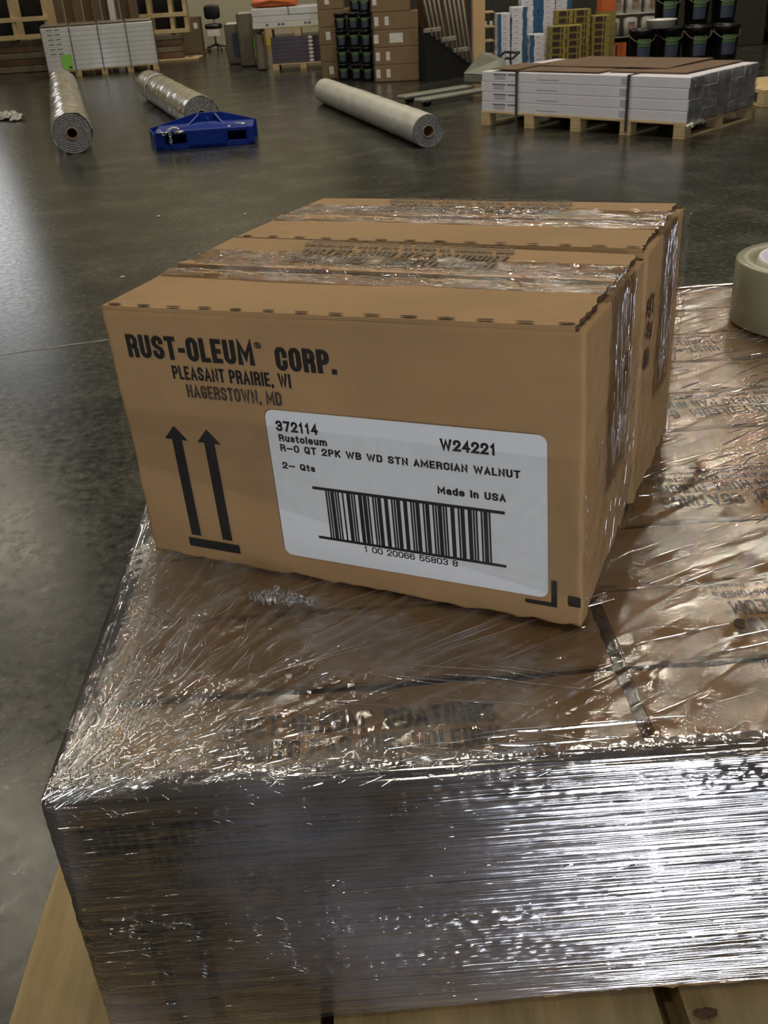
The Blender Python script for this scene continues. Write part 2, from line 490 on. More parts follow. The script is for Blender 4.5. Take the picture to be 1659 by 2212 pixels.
GL.update({
    '0': GL['O'],
    '1': [[(.15, .78), (.6, 1), (.6, 0)]],
    '2': [[(0, .68), (0, 1 - d), (c, 1), (1 - c, 1), (1, 1 - d), (1, .62), (0, 0), (1, 0)]],
    '3': [[(0, .82), (0, 1 - d), (c, 1), (1 - c, 1), (1, 1 - d), (1, .52 + d), (1 - c, .52), (1, .52 - d), (1, d), (1 - c, 0), (c, 0), (0, d), (0, .18)], [(.45, .52), (1 - c, .52)]],
    '4': [[(.75, 0), (.75, 1), (0, .3), (1, .3)]],
    '5': [[(.95, 1), (.08, 1), (.04, .52), (c, .62), (1 - c, .62), (1, .62 - d), (1, d), (1 - c, 0), (c, 0), (0, d), (0, .22)]],
    '6': [[(1, .78), (1, 1 - d), (1 - c, 1), (c, 1), (0, 1 - d), (0, d), (c, 0), (1 - c, 0), (1, d), (1, .58 - d), (1 - c, .58), (c, .58), (0, .58 - d)]],
    '7': [[(0, 1), (1, 1), (.35, 0)]],
    '8': [[(c, .52), (0, .52 - d), (0, d), (c, 0), (1 - c, 0), (1, d), (1, .52 - d), (1 - c, .52), (c, .52), (0, .52 + d), (0, 1 - d), (c, 1), (1 - c, 1), (1, 1 - d), (1, .52 + d), (1 - c, .52)]],
    'Q': [GL['O'][0], [(.62, .22), (1, -.04)]],
    '=': [[(0, .42), (1, .42)]],
    'a': [[(.05, .55), (.05, .60), (c, .7), (1 - c, .7), (1, .6), (1, 0)], [(1, .42), (c, .40), (0, .30), (0, .1), (c, 0), (1 - c, 0), (1, .12)]],
    'd': [[(1, 1), (1, 0)], [(1, .58), (1 - c, .7), (c, .7), (0, .58), (0, .12), (c, 0), (1 - c, 0), (1, .12)]],
    'e': [[(0, .36), (1, .36), (1, .58), (1 - c, .7), (c, .7), (0, .58), (0, .12), (c, 0), (1 - c, 0), (.98, .12)]],
    'l': [[(.5, 0), (.5, 1)]],
    'm': [[(0, 0), (0, .7)], [(0, .55), (.2, .7), (.4, .7), (.5, .58), (.5, 0)], [(.5, .55), (.7, .7), (.88, .7), (1, .58), (1, 0)]],
    'n': [[(0, 0), (0, .7)], [(0, .52), (c, .7), (1 - c, .7), (1, .58), (1, 0)]],
    'o': [[(c, 0), (1 - c, 0), (1, .12), (1, .58), (1 - c, .7), (c, .7), (0, .58), (0, .12), (c, 0)]],
    's': [[(.95, .52), (.95, .6), (1 - c, .7), (c, .7), (0, .6), (0, .47), (.25, .38), (.75, .32), (1, .22), (1, .1), (1 - c, 0), (c, 0), (.02, .1), (.02, .18)]],
    't': [[(0, .7), (1, .7)], [(.42, .95), (.42, .12), (.65, 0), (1, 0)]],
    'u': [[(0, .7), (0, .12), (c, 0), (1 - c, 0), (1, .18)], [(1, .7), (1, 0)]],
})
WIDE = 1.0
GW = {'I': .18, '.': .18, ',': .18, '-': .28, 'W': .68, 'M': .62, 'A': .52, 'N': .48, ' ': .30, 'E': .40, 'L': .38, 'F': .40, 'T': .44}
GWL = {'I': .2, '1': .5, 'l': .2, ' ': .5, 'M': .84, 'W': 1.0, 'm': .9, 't': .40, 's': .52, 'a': .56, 'd': .58, 'e': .58, 'n': .56, 'o': .60, 'u': .56, '=': .75, 'E': .6, 'L': .56, 'T': .66}


def soften(P, closed):
    for _ in range(2):
        out = []
        n = len(P)
        for i in range(n):
            if not closed and (i == 0 or i == n - 1):
                out.append(P[i]); continue
            a, b, e = P[(i - 1) % n], P[i], P[(i + 1) % n]
            u1 = (b - a) / max(1e-9, np.linalg.norm(b - a)); u2 = (e - b) / max(1e-9, np.linalg.norm(e - b))
            if 0.45 < float(u1 @ u2) < 0.985:
                k = min(.06, np.linalg.norm(b - a) * .28, np.linalg.norm(e - b) * .28)
                out += [b - u1 * k, b + u2 * k]
            else:
                out.append(b)
        P = out
    return P


def stroke_text(txt, th=0.15, gap=0.075, wide=False):
    """quads in units where cap height = 1; returns list of quads, total width"""
    quads = []
    x = 0.0
    for ch in txt:
        if ch == '(R)':
            pass
        if ch == '@':   # registered mark
            r = .13
            for k in range(14):
                a0, a1 = 2 * math.pi * k / 14, 2 * math.pi * (k + 1) / 14
                q = []
                for (a, rr) in ((a0, r), (a1, r), (a1, r - .03), (a0, r - .03)):
                    q.append((x + r + rr * math.cos(a), .85 + rr * math.sin(a)))
                quads.append(q)
            X0 = x + r - .05
            for (a, b, cc, dd) in ((0, -.08, .028, .08), (0, .055, .09, .08), (.07, -.0, .1, .08), (0, -.01, .09, .018), (.06, -.08, .095, -.01)):
                quads.append([(X0 + a, .85 + b), (X0 + cc, .85 + b), (X0 + cc, .85 + dd), (X0 + a, .85 + dd)])
            x += 2 * r + gap
            continue
        w_ = GWL.get(ch, .66) if wide else GW.get(ch, .46)
        if ch == ' ':
            x += w_
            continue
        for pl in GL[ch]:
            P = []
            for (px, py) in pl:
                P.append(np.array([x + th / 2 + px * (w_ - th) if w_ > th + .01 else x + w_ / 2, th / 2 + py * (1 - th)]))
            closed = np.allclose(P[0], P[-1]) and len(P) > 2
            P = soften(P[:-1] if closed else P, closed)
            n = len(P)
            offs = []
            for i in range(n):
                if closed:
                    a, b, e = P[(i - 1) % n], P[i], P[(i + 1) % n]
                else:
                    a, b, e = P[max(i - 1, 0)], P[i], P[min(i + 1, n - 1)]
                d1 = b - a; d2_ = e - b
                if np.linalg.norm(d1) < 1e-6: d1 = d2_
                if np.linalg.norm(d2_) < 1e-6: d2_ = d1
                d1 = d1 / np.linalg.norm(d1); d2_ = d2_ / np.linalg.norm(d2_)
                n1 = np.array([-d1[1], d1[0]]); n2 = np.array([-d2_[1], d2_[0]])
                mm = n1 + n2
                L_ = np.linalg.norm(mm)
                mm = n1 if L_ < .3 else mm / L_
                k = 1 / max(.45, float(mm @ n1))
                o_ = mm * th / 2 * k
                b = b.copy()
                if not closed and i == 0: b = b - d1 * th / 2
                if not closed and i == n - 1: b = b + d1 * th / 2
                offs.append((b + o_, b - o_))
            m_ = n if closed else n - 1
            for i in range(m_):
                j = (i + 1) % n
                quads.append([tuple(offs[i][0]), tuple(offs[j][0]), tuple(offs[j][1]), tuple(offs[i][1])])
        x += w_ + gap
    return quads, x - gap


def put_stroke(mb, txt, F, u0, v0, u1, v1, th=0.15, gap=0.075, wide=False):
    """fit text in rectangle (u0,v0)-(u1,v1) and map through F(u,v)"""
    q, W_ = stroke_text(txt, th, gap, wide)
    for quad in q:
        mb.add([F(u0 + (a / W_) * (u1 - u0), v0 + b * (v1 - v0)) for a, b in quad], [(0, 1, 2, 3)])


_font_cache = {}


def font_tris(txt, bold=0.0):
    key = (txt, bold)
    if key not in _font_cache:
        cu = D.curves.new('t', 'FONT')
        cu.body = txt
        cu.resolution_u = 3
        cu.offset = bold
        o = D.objects.new('t', cu)
        COL.objects.link(o)
        dg = bpy.context.evaluated_depsgraph_get()
        me = o.evaluated_get(dg).to_mesh()
        vs = [(v.co.x, v.co.y) for v in me.vertices]
        fs = [tuple(p.vertices) for p in me.polygons]
        o.evaluated_get(dg).to_mesh_clear()
        D.objects.remove(o)
        D.curves.remove(cu)
        _font_cache[key] = (vs, fs)
    return _font_cache[key]


def put_font(mb, txt, F, u0, v0, u1, v1, bold=0.015):
    vs, fs = font_tris(txt, bold)
    xs = [a for a, b in vs]; ys = [b for a, b in vs]
    x0, x1, y0, y1 = min(xs), max(xs), min(ys), max(ys)
    mb.add([F(u0 + (a - x0) / (x1 - x0) * (u1 - u0), v0 + (b - y0) / (y1 - y0) * (v1 - v0)) for a, b in vs], fs)


def rect(mb, F, u0, v0, u1, v1, n=1):
    mb.add([F(u0, v0), F(u1, v0), F(u1, v1), F(u0, v1)], [(0, 1, 2, 3)])


# ================================================================== SETTING
m = MB().box((-14, -12, -0.1), (14, 24, 0))
tag(m.build('floor', M['floor']), 'dark polished concrete warehouse floor', kind='structure')
m = MB().box((-14, 22.6, 0), (14, 22.8, 9))
tag(m.build('wall_back', M['wall']), 'beige painted back wall', kind='structure')
m = MB().box((-2.62, 22.55, 0), (14, 22.6, 0.16))
tag(m.build('baseboard_back', M['yellow']), 'yellow painted kerb along back wall', kind='structure')
# tall window that glares on the floor at the left
root = tag(MB().box((-9.95, 22.50, 2.3), (-7.75, 22.60, 5.7)).build('window_1', M['grille']), 'tall bright window in back wall', kind='structure')
for i in range(3):
    MB().box((-9.86 + i * .70, 22.485, 2.4), (-9.21 + i * .70, 22.50, 5.6)).build('window_pane', emit('daylight_glass', (0.92, 0.95, 1.0), 2.4) if i == 0 else D.materials['daylight_glass'], root)
# saw-cut joint with pale filler, and chips
m = MB()
pts = []
for i in range(41):
    t = i / 40 * .40
    pts.append((-1.62 + t * 6.0, 3.80 + t * 1.5 + 0.003 * math.sin(i * 2.3)))
for i in range(40):
    (x0, y0), (x1, y1) = pts[i], pts[i + 1]
    m.add([(x0, y0 - .004, .0012), (x1, y1 - .004, .0012), (x1, y1 + .004, .0012), (x0, y0 + .004, .0012)], [(0, 1, 2, 3)])
tag(m.build('trim_1', M['joint']), 'thin pale joint line across the concrete floor', kind='structure')
for i, (x, y, s) in enumerate(((-1.31, 6.3, .018), (-1.25, 4.9, .016), (-.75, 6.2, .012))):
    m = MB()
    n = 7
    m.add([(x + s * math.cos(k * 6.283 / n) * random.uniform(.6, 1), y + s * math.sin(k * 6.283 / n) * random.uniform(.6, 1), .004) for k in range(n)] + [(x, y, .009)],
          [(k, (k + 1) % n, n) for k in range(n)])
    tag(m.build('debris_chip', M['chip']), ['tiny pale chip on the floor, the farthest', 'tiny pale chip on the floor, the nearest', 'smallest pale chip, rightmost on the floor'][i], 'debris', 'pale chips on the concrete floor')


# lamp housings above (out of frame, around inferred and added lamps alike)
proto = None
for (bx_, by_, bp_) in BAYS:
    if proto is None:
        proto = thing('unseen_bay_light', 'unseen round high bay lamp hanging high over the warehouse floor', 'lamp', (bx_, by_, 8.0), 0, 'high bay lamps')
        MB().lathe([(.0, .45), (.12, .45), (.14, .2), (.32, .0), (.33, -.02), (.31, -.02), (.13, .18), (0, .2)], 24).build('reflector', M['grille'], proto, True)
        MB().tube([(0, 0, .45), (0, 0, .95)], .01, 6).build('suspension_cable', M['strap'], proto)
    else:
        c2 = copy_tree(proto)
        c2.location = (bx_, by_, 8.0)

# ================================================================== HERO CARTONS
Z0 = 1.0314      # top of the wrapped layer
BW, BD, BH = 229.0, 117.0, 139.0


def trilin(K):
    K = {k: np.array(v) for k, v in K.items()}

    def F(u, v, w_):
        u = np.asarray(u, float)[..., None]; v = np.asarray(v, float)[..., None]; w_ = np.asarray(w_, float)[..., None]
        lo = (1 - u) * (1 - v) * K['D'] + u * (1 - v) * K['C'] + u * v * K['E'] + (1 - u) * v * K['H']
        hi = (1 - u) * (1 - v) * K['A'] + u * (1 - v) * K['B'] + u * v * K['F'] + (1 - u) * v * K['G']
        return (1 - w_) * lo + w_ * hi
    return F


def edgy(L_, n, r=2.0):
    """sample 0..L densely near both ends"""
    a = [0, .5, 1.0, 1.6, 2.4, 3.5, 5]
    mid = np.linspace(8, L_ - 8, n)
    return np.array(a + list(mid) + [L_ - q for q in a[::-1]])


def round_pts(P, dims, r):
    P = np.asarray(P, float)
    dims = np.array(dims, float)
    inner = np.clip(P, r, dims - r)
    dd = P - inner
    n = np.linalg.norm(dd, axis=-1, keepdims=True)
    n[n < 1e-9] = 1
    return inner + dd / n * np.minimum(r, 1e9)


def carton_body(F, seed, parent, org, amp=.35, top=BH - 1.2, name='body', mat_=None):
    """outer walls and bottom of a fibreboard carton, rounded folds, slightly bulged and ragged"""
    dims = (BW, BD, top)
    mb = MB()
    X, Y, Z = edgy(BW, 60), edgy(BD, 30), edgy(top, 40)

    def push(P):
        Q = round_pts(P, dims, 2.2)
        nrm = Q - np.clip(P, 8, np.array(dims) - 8)
        nn = np.linalg.norm(nrm, axis=-1, keepdims=True); nn[nn < 1e-6] = 1
        x, y, z = P[..., 0], P[..., 1], P[..., 2]
        nz = (vnoise(x / 45 + seed, z / 35 + y / 30, seed) - .5) * amp * 2
        # ragged lower edge and rubbed corners
        low = np.exp(-z / 3.0)
        side = np.maximum(np.exp(-np.minimum(x, BW - x) / 2.5), 0)
        nz = nz + low * (vnoise(x / 5 + y / 5, z / 3, seed + 3) - .35) * 1.6 + side * (vnoise(z / 6, y / 8, seed + 5) - .5) * 1.0
        Q = Q + nrm / nn * nz[..., None]
        Q[..., 2] -= low * (vnoise(x / 7 + 3 * y / 7, y * 0, seed + 9)) * 1.2 - low * .8
        Q[..., 2] = np.maximum(Q[..., 2], -0.6)
        return F(Q[..., 0] / BW, Q[..., 1] / BD, Q[..., 2] / BH)
    a, b = np.meshgrid(X, Z, indexing='ij')
    mb.grid(push(np.stack([a, a * 0, b], -1)))
    mb.grid(push(np.stack([a[::-1], a * 0 + BD, b], -1)))
    a, b = np.meshgrid(Y, Z, indexing='ij')
    mb.grid(push(np.stack([a * 0 + BW, a, b], -1)))
    mb.grid(push(np.stack([a * 0, a[::-1], b], -1)))
    a, b = np.meshgrid(X, Y, indexing='ij')
    mb.grid(push(np.stack([a, b[:, ::-1], a * 0], -1)))
    return mb.build(name, mat_ or M['card'], parent, True, org)


def slab(F, u0, u1, v0, v1, z0, z1, seed, parent, org, name, mats, ragged=(0, 0), lift=None, nu=70, nv=20):
    """a flap: thin board with rounded rim; coordinates in mm"""
    mb = MB()
    X = np.linspace(u0, u1, nu)
    Y = np.linspace(v0, v1, nv)
    a, b = np.meshgrid(X, Y, indexing='ij')
    rg = (vnoise(b / 3.5, a * 0 + seed, seed + 1) - .5)
    t = np.clip((a - (u1 - 6)) / 6, 0, 1)
    a2 = a + t * rg * 2 * ragged[0]
    t = np.clip((b - (v1 - 4)) / 4, 0, 1)
    b2 = b + t * (vnoise(a / 9, b * 0 + seed, seed + 2) - .5) * 2 * ragged[1]
    up = lift(a, b) if lift else 0 * a
    up = up + (vnoise(a / 40, b / 25, seed) - .5) * .7
    rim = np.minimum.reduce([np.clip((a - u0) / 1.5, 0, 1), np.clip((u1 - a) / 1.5, 0, 1), np.clip((b - v0) / 1.5, 0, 1), np.clip((v1 - b) / 1.5, 0, 1)])
    zt = z1 + up
    top = np.stack([a2, b2, zt], -1)
    bot = np.stack([a2, b2, z0 + up], -1)
    f = lambda P: F(P[..., 0] / BW, P[..., 1] / BD, P[..., 2] / BH)
    mb.grid(f(top), 0)
    mb.grid(f(bot)[::-1], 0)
    mid = lambda s: f(np.stack([s, s], 1)) if False else s
    for edge, mi in ((np.s_[0, ::-1], 0), (np.s_[-1, :], 1), (np.s_[:, 0], 0), (np.s_[::-1, -1], 1)):
        T, B_ = f(top)[edge], f(bot)[edge]
        mb.grid(np.stack([B_, T], 1), mi)
    return mb.build(name, mats, parent, False, org)


BOX1 = {'D': (-0.1243, 0.4461, 1.0339), 'C': (0.0856, 0.3496, 1.0370), 'E': (0.1311, 0.4551, 1.0346), 'H': (-0.0748, 0.5516, 1.0338),
        'A': (-0.1275, 0.4475, 1.1683), 'B': (0.0812, 0.3527, 1.1762), 'F': (0.1324, 0.4582, 1.1737), 'G': (-0.0752, 0.5561, 1.1714)}
BOX2 = {'D': (-0.0724, 0.5530, 1.0338), 'C': (0.1352, 0.4570, 1.0368), 'E': (0.1829, 0.5580, 1.0340), 'H': (-0.0232, 0.6543, 1.0338),
        'A': (-0.0748, 0.5575, 1.1708), 'B': (0.1345, 0.4602, 1.1755), 'F': (0.1814, 0.5598, 1.1734), 'G': (-0.0265, 0.6577, 1.1695)}


def flap_text(mb, F, u0, u1, z, org, flip, W=1.0, lines=4):
    """three printed lines on a flap. flip=False: reads from the front edge side; True: rotated half a turn on the rear flap"""
    def G(a, b):      # a,b: 0..1 in unflipped box coordinates
        if flip:
            a, b = 1 - a, 1 - b
        return F(a, b, z)
    put_stroke(mb, 'RUST-OLEUM@ COATINGS', G, u0 + .01, .255, u1 - .004, .36, .17, .06)
    put_stroke(mb, 'ENDUITS PAR RUST-OLEUM@', G, u0, .135, u1, .225, .17, .06)
    put_stroke(mb, 'OUR MISSION TO CREATE AND KEEP CUSTOMERS', G, u0, .062, u1 + .005, .108, .17, .07)
    if lines > 3:
        put_font(mb, 'Notre mission: attirer et fidéliser une clientèle', G, u0 + .01, .012, u1 + .005, .046, .012)


def perforations(F, parent, org, z, v, n=14, u0=.03, u1=.965, wob=0):
    mb = MB()
    for i in range(n):
        u = u0 + (u1 - u0) * i / (n - 1)
        w2 = .0165 * random.uniform(.85, 1.15)
        dv = random.uniform(-.004, .004)
        k = 6
        top_, bot_ = [], []
        for j in range(k + 1):
            uu = u - w2 + 2 * w2 * j / k
            e = math.sin(math.pi * j / k) ** .5
            top_.append(F(uu, v + dv + .011 * e * random.uniform(.7, 1.1), z))
            bot_.append(F(uu, v + dv - .011 * e * random.uniform(.7, 1.1), z))
        P = bot_ + top_[::-1]
        mb.add(P, [tuple(range(len(P)))])
    return mb.build('perforation_slots', M['card_dark'], parent, False, org)


def tape_strip(F, parent, org, seed, v0=.38, v1=.79, left=35, rightlen=95, name='clear_tape', amp=.8):
    """clear tape over the lengthwise seam, folded down both ends"""
    mb = MB()
    L = left + BW + rightlen
    S = np.unique(np.concatenate([np.linspace(0, L, 330), left + np.linspace(-4, 4, 12), left + BW + np.linspace(-4, 4, 12)]))
    Tt = np.linspace(v0 * BD, v1 * BD, 64)
    s, t = np.meshgrid(S, Tt, indexing='ij')
    r = 3.0
    x = np.clip(s - left, 0, BW)
    dz = -np.clip(left - s, 0, None) - np.clip(s - left - BW, 0, None)
    off = .9
    wr = ridge(vnoise(s / 22, t / 2.6, seed)) ** 2 * amp * .8 + ridge(vnoise(s / 7 + t / 9, t / 4, seed + 4)) ** 3 * amp
    edge = np.clip(np.minimum(t - v0 * BD, v1 * BD - t) / 3, 0, 1)
    wr = wr * edge + off * .6
    P = np.stack([x, t, BH + dz], -1)
    P = round_pts(P, (BW, BD, BH), 2.5)
    nrm = np.zeros_like(P)
    a = np.clip((s - left - BW) / 4, 0, 1) - np.clip((left - s) / 4, 0, 1)
    nrm[..., 0] = a
    nrm[..., 2] = 1 - np.abs(a) * .99
    nrm /= np.linalg.norm(nrm, axis=-1, keepdims=True)
    P = P + nrm * wr[..., None]
    P[..., 1] += (vnoise(s / 25, s * 0, seed + 8) - .5) * 2.5
    mb.grid(F(P[..., 0] / BW, P[..., 1] / BD, P[..., 2] / BH))
    return mb.build(name, M['tape'], parent, True, org)


def hero_carton(K, label, seed):
    F = trilin(K)
    org = K['D']
    root = thing('shipping_carton', label, 'carton', org, 0)
    carton_body(F, seed, root, org)
    f1 = lambda a, b: 1.6 * np.exp(-((b - BD * .49) / 9) ** 2) * (0.4 + .6 * vnoise(a / 50, a * 0, seed + 1))
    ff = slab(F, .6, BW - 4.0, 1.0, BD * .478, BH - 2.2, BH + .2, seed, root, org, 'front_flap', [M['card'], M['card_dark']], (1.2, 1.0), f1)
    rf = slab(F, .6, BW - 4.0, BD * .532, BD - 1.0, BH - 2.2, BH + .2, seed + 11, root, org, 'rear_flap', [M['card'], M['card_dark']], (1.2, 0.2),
              lambda a, b: 1.6 * np.exp(-((b - BD * .53) / 9) ** 2) * (0.3 + .7 * vnoise(a / 60, a * 0, seed + 2)))
    slab(F, BW - 70, BW - .8, 2, BD - 2, BH - 5.2, BH - 2.6, seed + 12, root, org, 'side_flap', [M['card_dull'], M['card_edge']], (.5, 0), nu=24, nv=30)
    slab(F, 1, 70, 2, BD - 2, BH - 5.2, BH - 2.6, seed + 13, root, org, 'side_flap', [M['card_dull'], M['card_edge']], (.3, 0), nu=24, nv=30)
    mb = MB(); rect(mb, lambda a, b: F(a, b, .978), .005, .46, .98, .55)  # dark sheet stands in for the shaded interior under the seam
    mb.build('gap_shade_sheet', M['card_dark'], root, False, org)
    perforations(F, ff, org, 1.0055, .022)
    mb = MB()
    flap_text(mb, F, .27, .77, 1.0095, org, True)
    t = mb.build('printed_lettering', M['ink_brown'], rf, False, org)
    tape_strip(F, root, org, seed + 20)
    return root, F


b1, F1 = hero_carton(BOX1, 'front cardboard carton with big white barcode label facing the camera', 3)
b2, F2 = hero_carton(BOX2, 'cardboard carton standing behind the labelled one, dashed slots along its top', 17)
ORG1, ORG2 = BOX1['D'], BOX2['D']


def front1(off):
    nrm = np.cross(np.array(BOX1['C']) - np.array(BOX1['D']), np.array(BOX1['A']) - np.array(BOX1['D']))
    nrm = nrm / np.linalg.norm(nrm)

    def G(u, v):
        return tuple(F1(u, 0, v) + nrm * off * .001)
    return G


G1 = front1(0.75)
mb = MB()
put_stroke(mb, 'RUST-OLEUM@', G1, .051, .822, .372, .906, .185, .07)
put_stroke(mb, 'CORP.', G1, .400, .812, .530, .892, .185, .08)
mb.build('printed_lettering', M['ink'], b1, False, ORG1)
mb = MB()
put_stroke(mb, 'PLEASANT PRAIRIE, WI', G1, .152, .752, .427, .801, .165, .075)
mb.build('printed_lettering', M['ink'], b1, False, ORG1)
mb = MB()
put_stroke(mb, 'HAGERSTOWN, MD', G1, .179, .686, .401, .734, .165, .075)
o = mb.build('printed_lettering', M['ink_worn'], b1, False, ORG1)
o['label'] = 'faded grey printed town name'
# upright arrows over a bar
for (ul, uc, ur, sl, sr) in ((.100, .127, .157, .1185, .1435), (.182, .208, .239, .1995, .2245)):
    mb = MB()
    mb.add([G1(ul, .514), G1(ur, .514), G1(uc + .001, .567)], [(0, 1, 2)])
    mb.add([G1(sl, .112), G1(sr, .112), G1(sr - .0015, .516), G1(sl - .0015, .516)], [(0, 1, 2, 3)])
    mb.build('printed_arrow', M['ink'], b1, False, ORG1)
mb = MB()
rect(mb, G1, .108, .060, .240, .096)
mb.build('printed_bar', M['ink'], b1, False, ORG1)
mb = MB()
rect(mb, G1, .889, .066, .951, .080)
rect(mb, G1, .9415, .080, .951, .165)
mb.build('printed_corner_mark', M['ink'], b1, False, ORG1)
mb = MB()
rect(mb, G1, .974, .080, .997, .117)
mb.build('printed_square', M['ink'], b1, False, ORG1)

# ---- white barcode label
GA, GB, GT = front1(.6), front1(1.15), front1(1.35)
mb = MB()
pts = []
u0, u1, v0, v1, ru, rv = .3575, .9335, .0985, .6695, .018, .030
for (cu, cv, a0) in ((u1 - ru, v0 + rv, -90), (u1 - ru, v1 - rv, 0), (u0 + ru, v1 - rv, 90), (u0 + ru, v0 + rv, 180)):
    for k in range(7):
        a = math.radians(a0 + k * 15)
        pts.append((cu + ru * math.cos(a), cv + rv * math.sin(a)))
n = len(pts)
cen = ((u0 + u1) / 2, (v0 + v1) / 2)
mb.add([GB(*p) for p in pts] + [GB(*cen)], [(k, (k + 1) % n, n) for k in range(n)])
mb.add([GA(*p) for p in pts] + [GB(*p) for p in pts], [(k, (k + 1) % n, n + (k + 1) % n, n + k) for k in range(n)])
lab = mb.build('shipping_label', M['label'], b1, False, ORG1)
lab['label'] = 'white barcode label with rounded corners'
mb = MB()
put_stroke(mb, '372114', GT, .380, .594, .474, .633, .215, .11, True)
put_stroke(mb, 'W24221', GT, .730, .588, .839, .627, .215, .11, True)
put_stroke(mb, 'Rustoleum', GT, .383, .556, .491, .583, .215, .12, True)
put_stroke(mb, 'R=O QT 2PK WB WD STN AMERCIAN WALNUT', GT, .383, .519, .884, .546, .21, .13, True)
put_stroke(mb, '2= Qts', GT, .382, .453, .457, .478, .215, .12, True)
put_stroke(mb, 'Made In USA', GT, .719, .431, .855, .458, .215, .12, True)
put_stroke(mb, '1 00 20066 55803 8', GT, .548, .163, .752, .187, .14, .10, True)
mb.build('printed_text', M['ink'], lab, False, ORG1)
mb = MB()
DIG = ['nnwwn', 'wnnnw', 'nwnnw', 'wwnnn', 'nnwnw', 'wnwnn', 'nwwnn', 'nnnww', 'wnnwn', 'nwnwn']
digits = [int(x) for x in '10020066558038']
seq = [(1, 1), (0, 1), (1, 1), (0, 1)]
for i in range(0, 14, 2):
    for a, b in zip(DIG[digits[i]], DIG[digits[i + 1]]):
        seq += [(1, 2.7 if a == 'w' else 1), (0, 2.7 if b == 'w' else 1)]
seq += [(1, 2.7), (0, 1), (1, 1)]
tot = sum(k for _, k in seq)
x = .474
for on, k in seq:
    w_ = (.823 - .474) * k / tot
    if on:
        rect(mb, GT, x - .0004, .197, x + w_ + .0004, .390)
    x += w_
rect(mb, GT, .445, .386, .852, .397)
rect(mb, GT, .445, .190, .852, .200)
mb.build('barcode', M['ink'], lab, False, ORG1)

# fragments of print on the right-hand end of the rear carton
def right2(u, v):
    return tuple(F2(1.0, u, v) + np.array([.0011, -.0005, 0]))


mb = MB()
put_stroke(mb, 'ST', right2, .02, .745, .17, .815, .2, .06)
put_stroke(mb, '-9', right2, .02, .65, .16, .715, .2, .06)
put_stroke(mb, 'UI', right2, .01, .55, .12, .62, .2, .06)
mb.build('printed_lettering', M['ink'], b2, False, ORG2)
mb = MB()
put_stroke(mb, 'NS', lambda u, v: tuple(F1(1.0, u, v) + np.array([.0011, -.0005, 0])), .62, .64, .72, .69, .2, .06)
mb.build('printed_lettering', M['ink_worn'], b1, False, ORG1)

# ---- stretch film band round the pair of cartons
mb = MB()
K1 = {k: np.array(v) for k, v in BOX1.items()}
K2 = {k: np.array(v) for k, v in BOX2.items()}
lo = [K1['D'], K1['C'], K2['E'], K2['H']]
hi = [K1['A'], K1['B'], K2['F'], K2['G']]
cen = sum(lo) / 4
ring_s, ring_p = [], []
N_SIDE = [150, 110, 70, 60]
wtop_c = [.62, .60, .97, .60]     # top edge of the band at each corner
wbot_c = [.40, .10, .03, .10]
rows = []
for k in range(4):
    k2 = (k + 1) % 4
    for i in range(N_SIDE[k]):
        t = i / N_SIDE[k]
        rows.append((k, t))
NZ = 70
P = np.zeros((len(rows), NZ, 3))
for i, (k, t) in enumerate(rows):
    k2 = (k + 1) % 4
    side_lo = lo[k] * (1 - t) + lo[k2] * t
    side_hi = hi[k] * (1 - t) + hi[k2] * t
    n1 = np.cross(lo[k2] - lo[k], np.array([0, 0, 1.])); n1 /= np.linalg.norm(n1)
    sm = t
    wt = wtop_c[k] * (1 - sm) + wtop_c[k2] * sm
    wb = wbot_c[k] * (1 - sm) + wbot_c[k2] * sm
    # mitred corners
    cpush = (math.exp(-t * 50) + math.exp(-(1 - t) * 50))
    W_ = np.linspace(wb, wt, NZ)
    base = side_lo[None] * (1 - W_[:, None]) + side_hi[None] * W_[:, None]
    tang = (lo[k2] - lo[k]) / np.linalg.norm(lo[k2] - lo[k])
    corner = (-tang * math.exp(-t * 50) + tang * math.exp(-(1 - t) * 50)) * .0018
    s_len = np.full(NZ, (k + t) * 200.0)
    amp = .0003 if k == 0 else .0022
    wr = ridge(vnoise(s_len / (90 if k == 0 else 9), W_ * (40 if k == 0 else 14) + t * (6 if k == 0 else 0), 5)) ** 2 * amp + ridge(vnoise(s_len / 5, W_ * 22, 6)) ** 3 * amp * .7
    P[i] = base + n1 * (.0021 + wr)[:, None] + corner
mb.grid(P, 0, True)
band = tag(mb.build('stretch_film_band', M['film_thin'], None, True, tuple(cen)), 'clear stretch film band holding the two upper cartons together', 'plastic film')

# ================================================================== PALLET LAYER
PX, PY, PYAW = 0.0999, 0.2696, 0.01217
PC, PS = math.cos(PYAW), math.sin(PYAW)
PW, PD, PH = 236.0, 116.3, 139.0


def pl(x, y, z):
    """pallet-local mm (z relative to the layer top) -> world m"""
    x = np.asarray(x, float) / 1000; y = np.asarray(y, float) / 1000; z = np.asarray(z, float) / 1000
    return np.stack(np.broadcast_arrays(PX + PC * x - PS * y, PY + PS * x + PC * y, Z0 + z), -1)


ORD = ['bottom one', 'second from the bottom', 'third from the bottom', 'fourth from the bottom', 'fifth from the bottom', 'sixth from the bottom', 'seventh from the bottom', 'eighth from the bottom', 'ninth from the bottom', 'tenth from the bottom', 'eleventh from the bottom', 'twelfth from the bottom', 'thirteenth from the bottom']
POS_COL = ['at the left end', 'in the middle column', 'at the right end']
ROWN = ['front row', 'second row', 'third row', 'fourth row', 'back row']


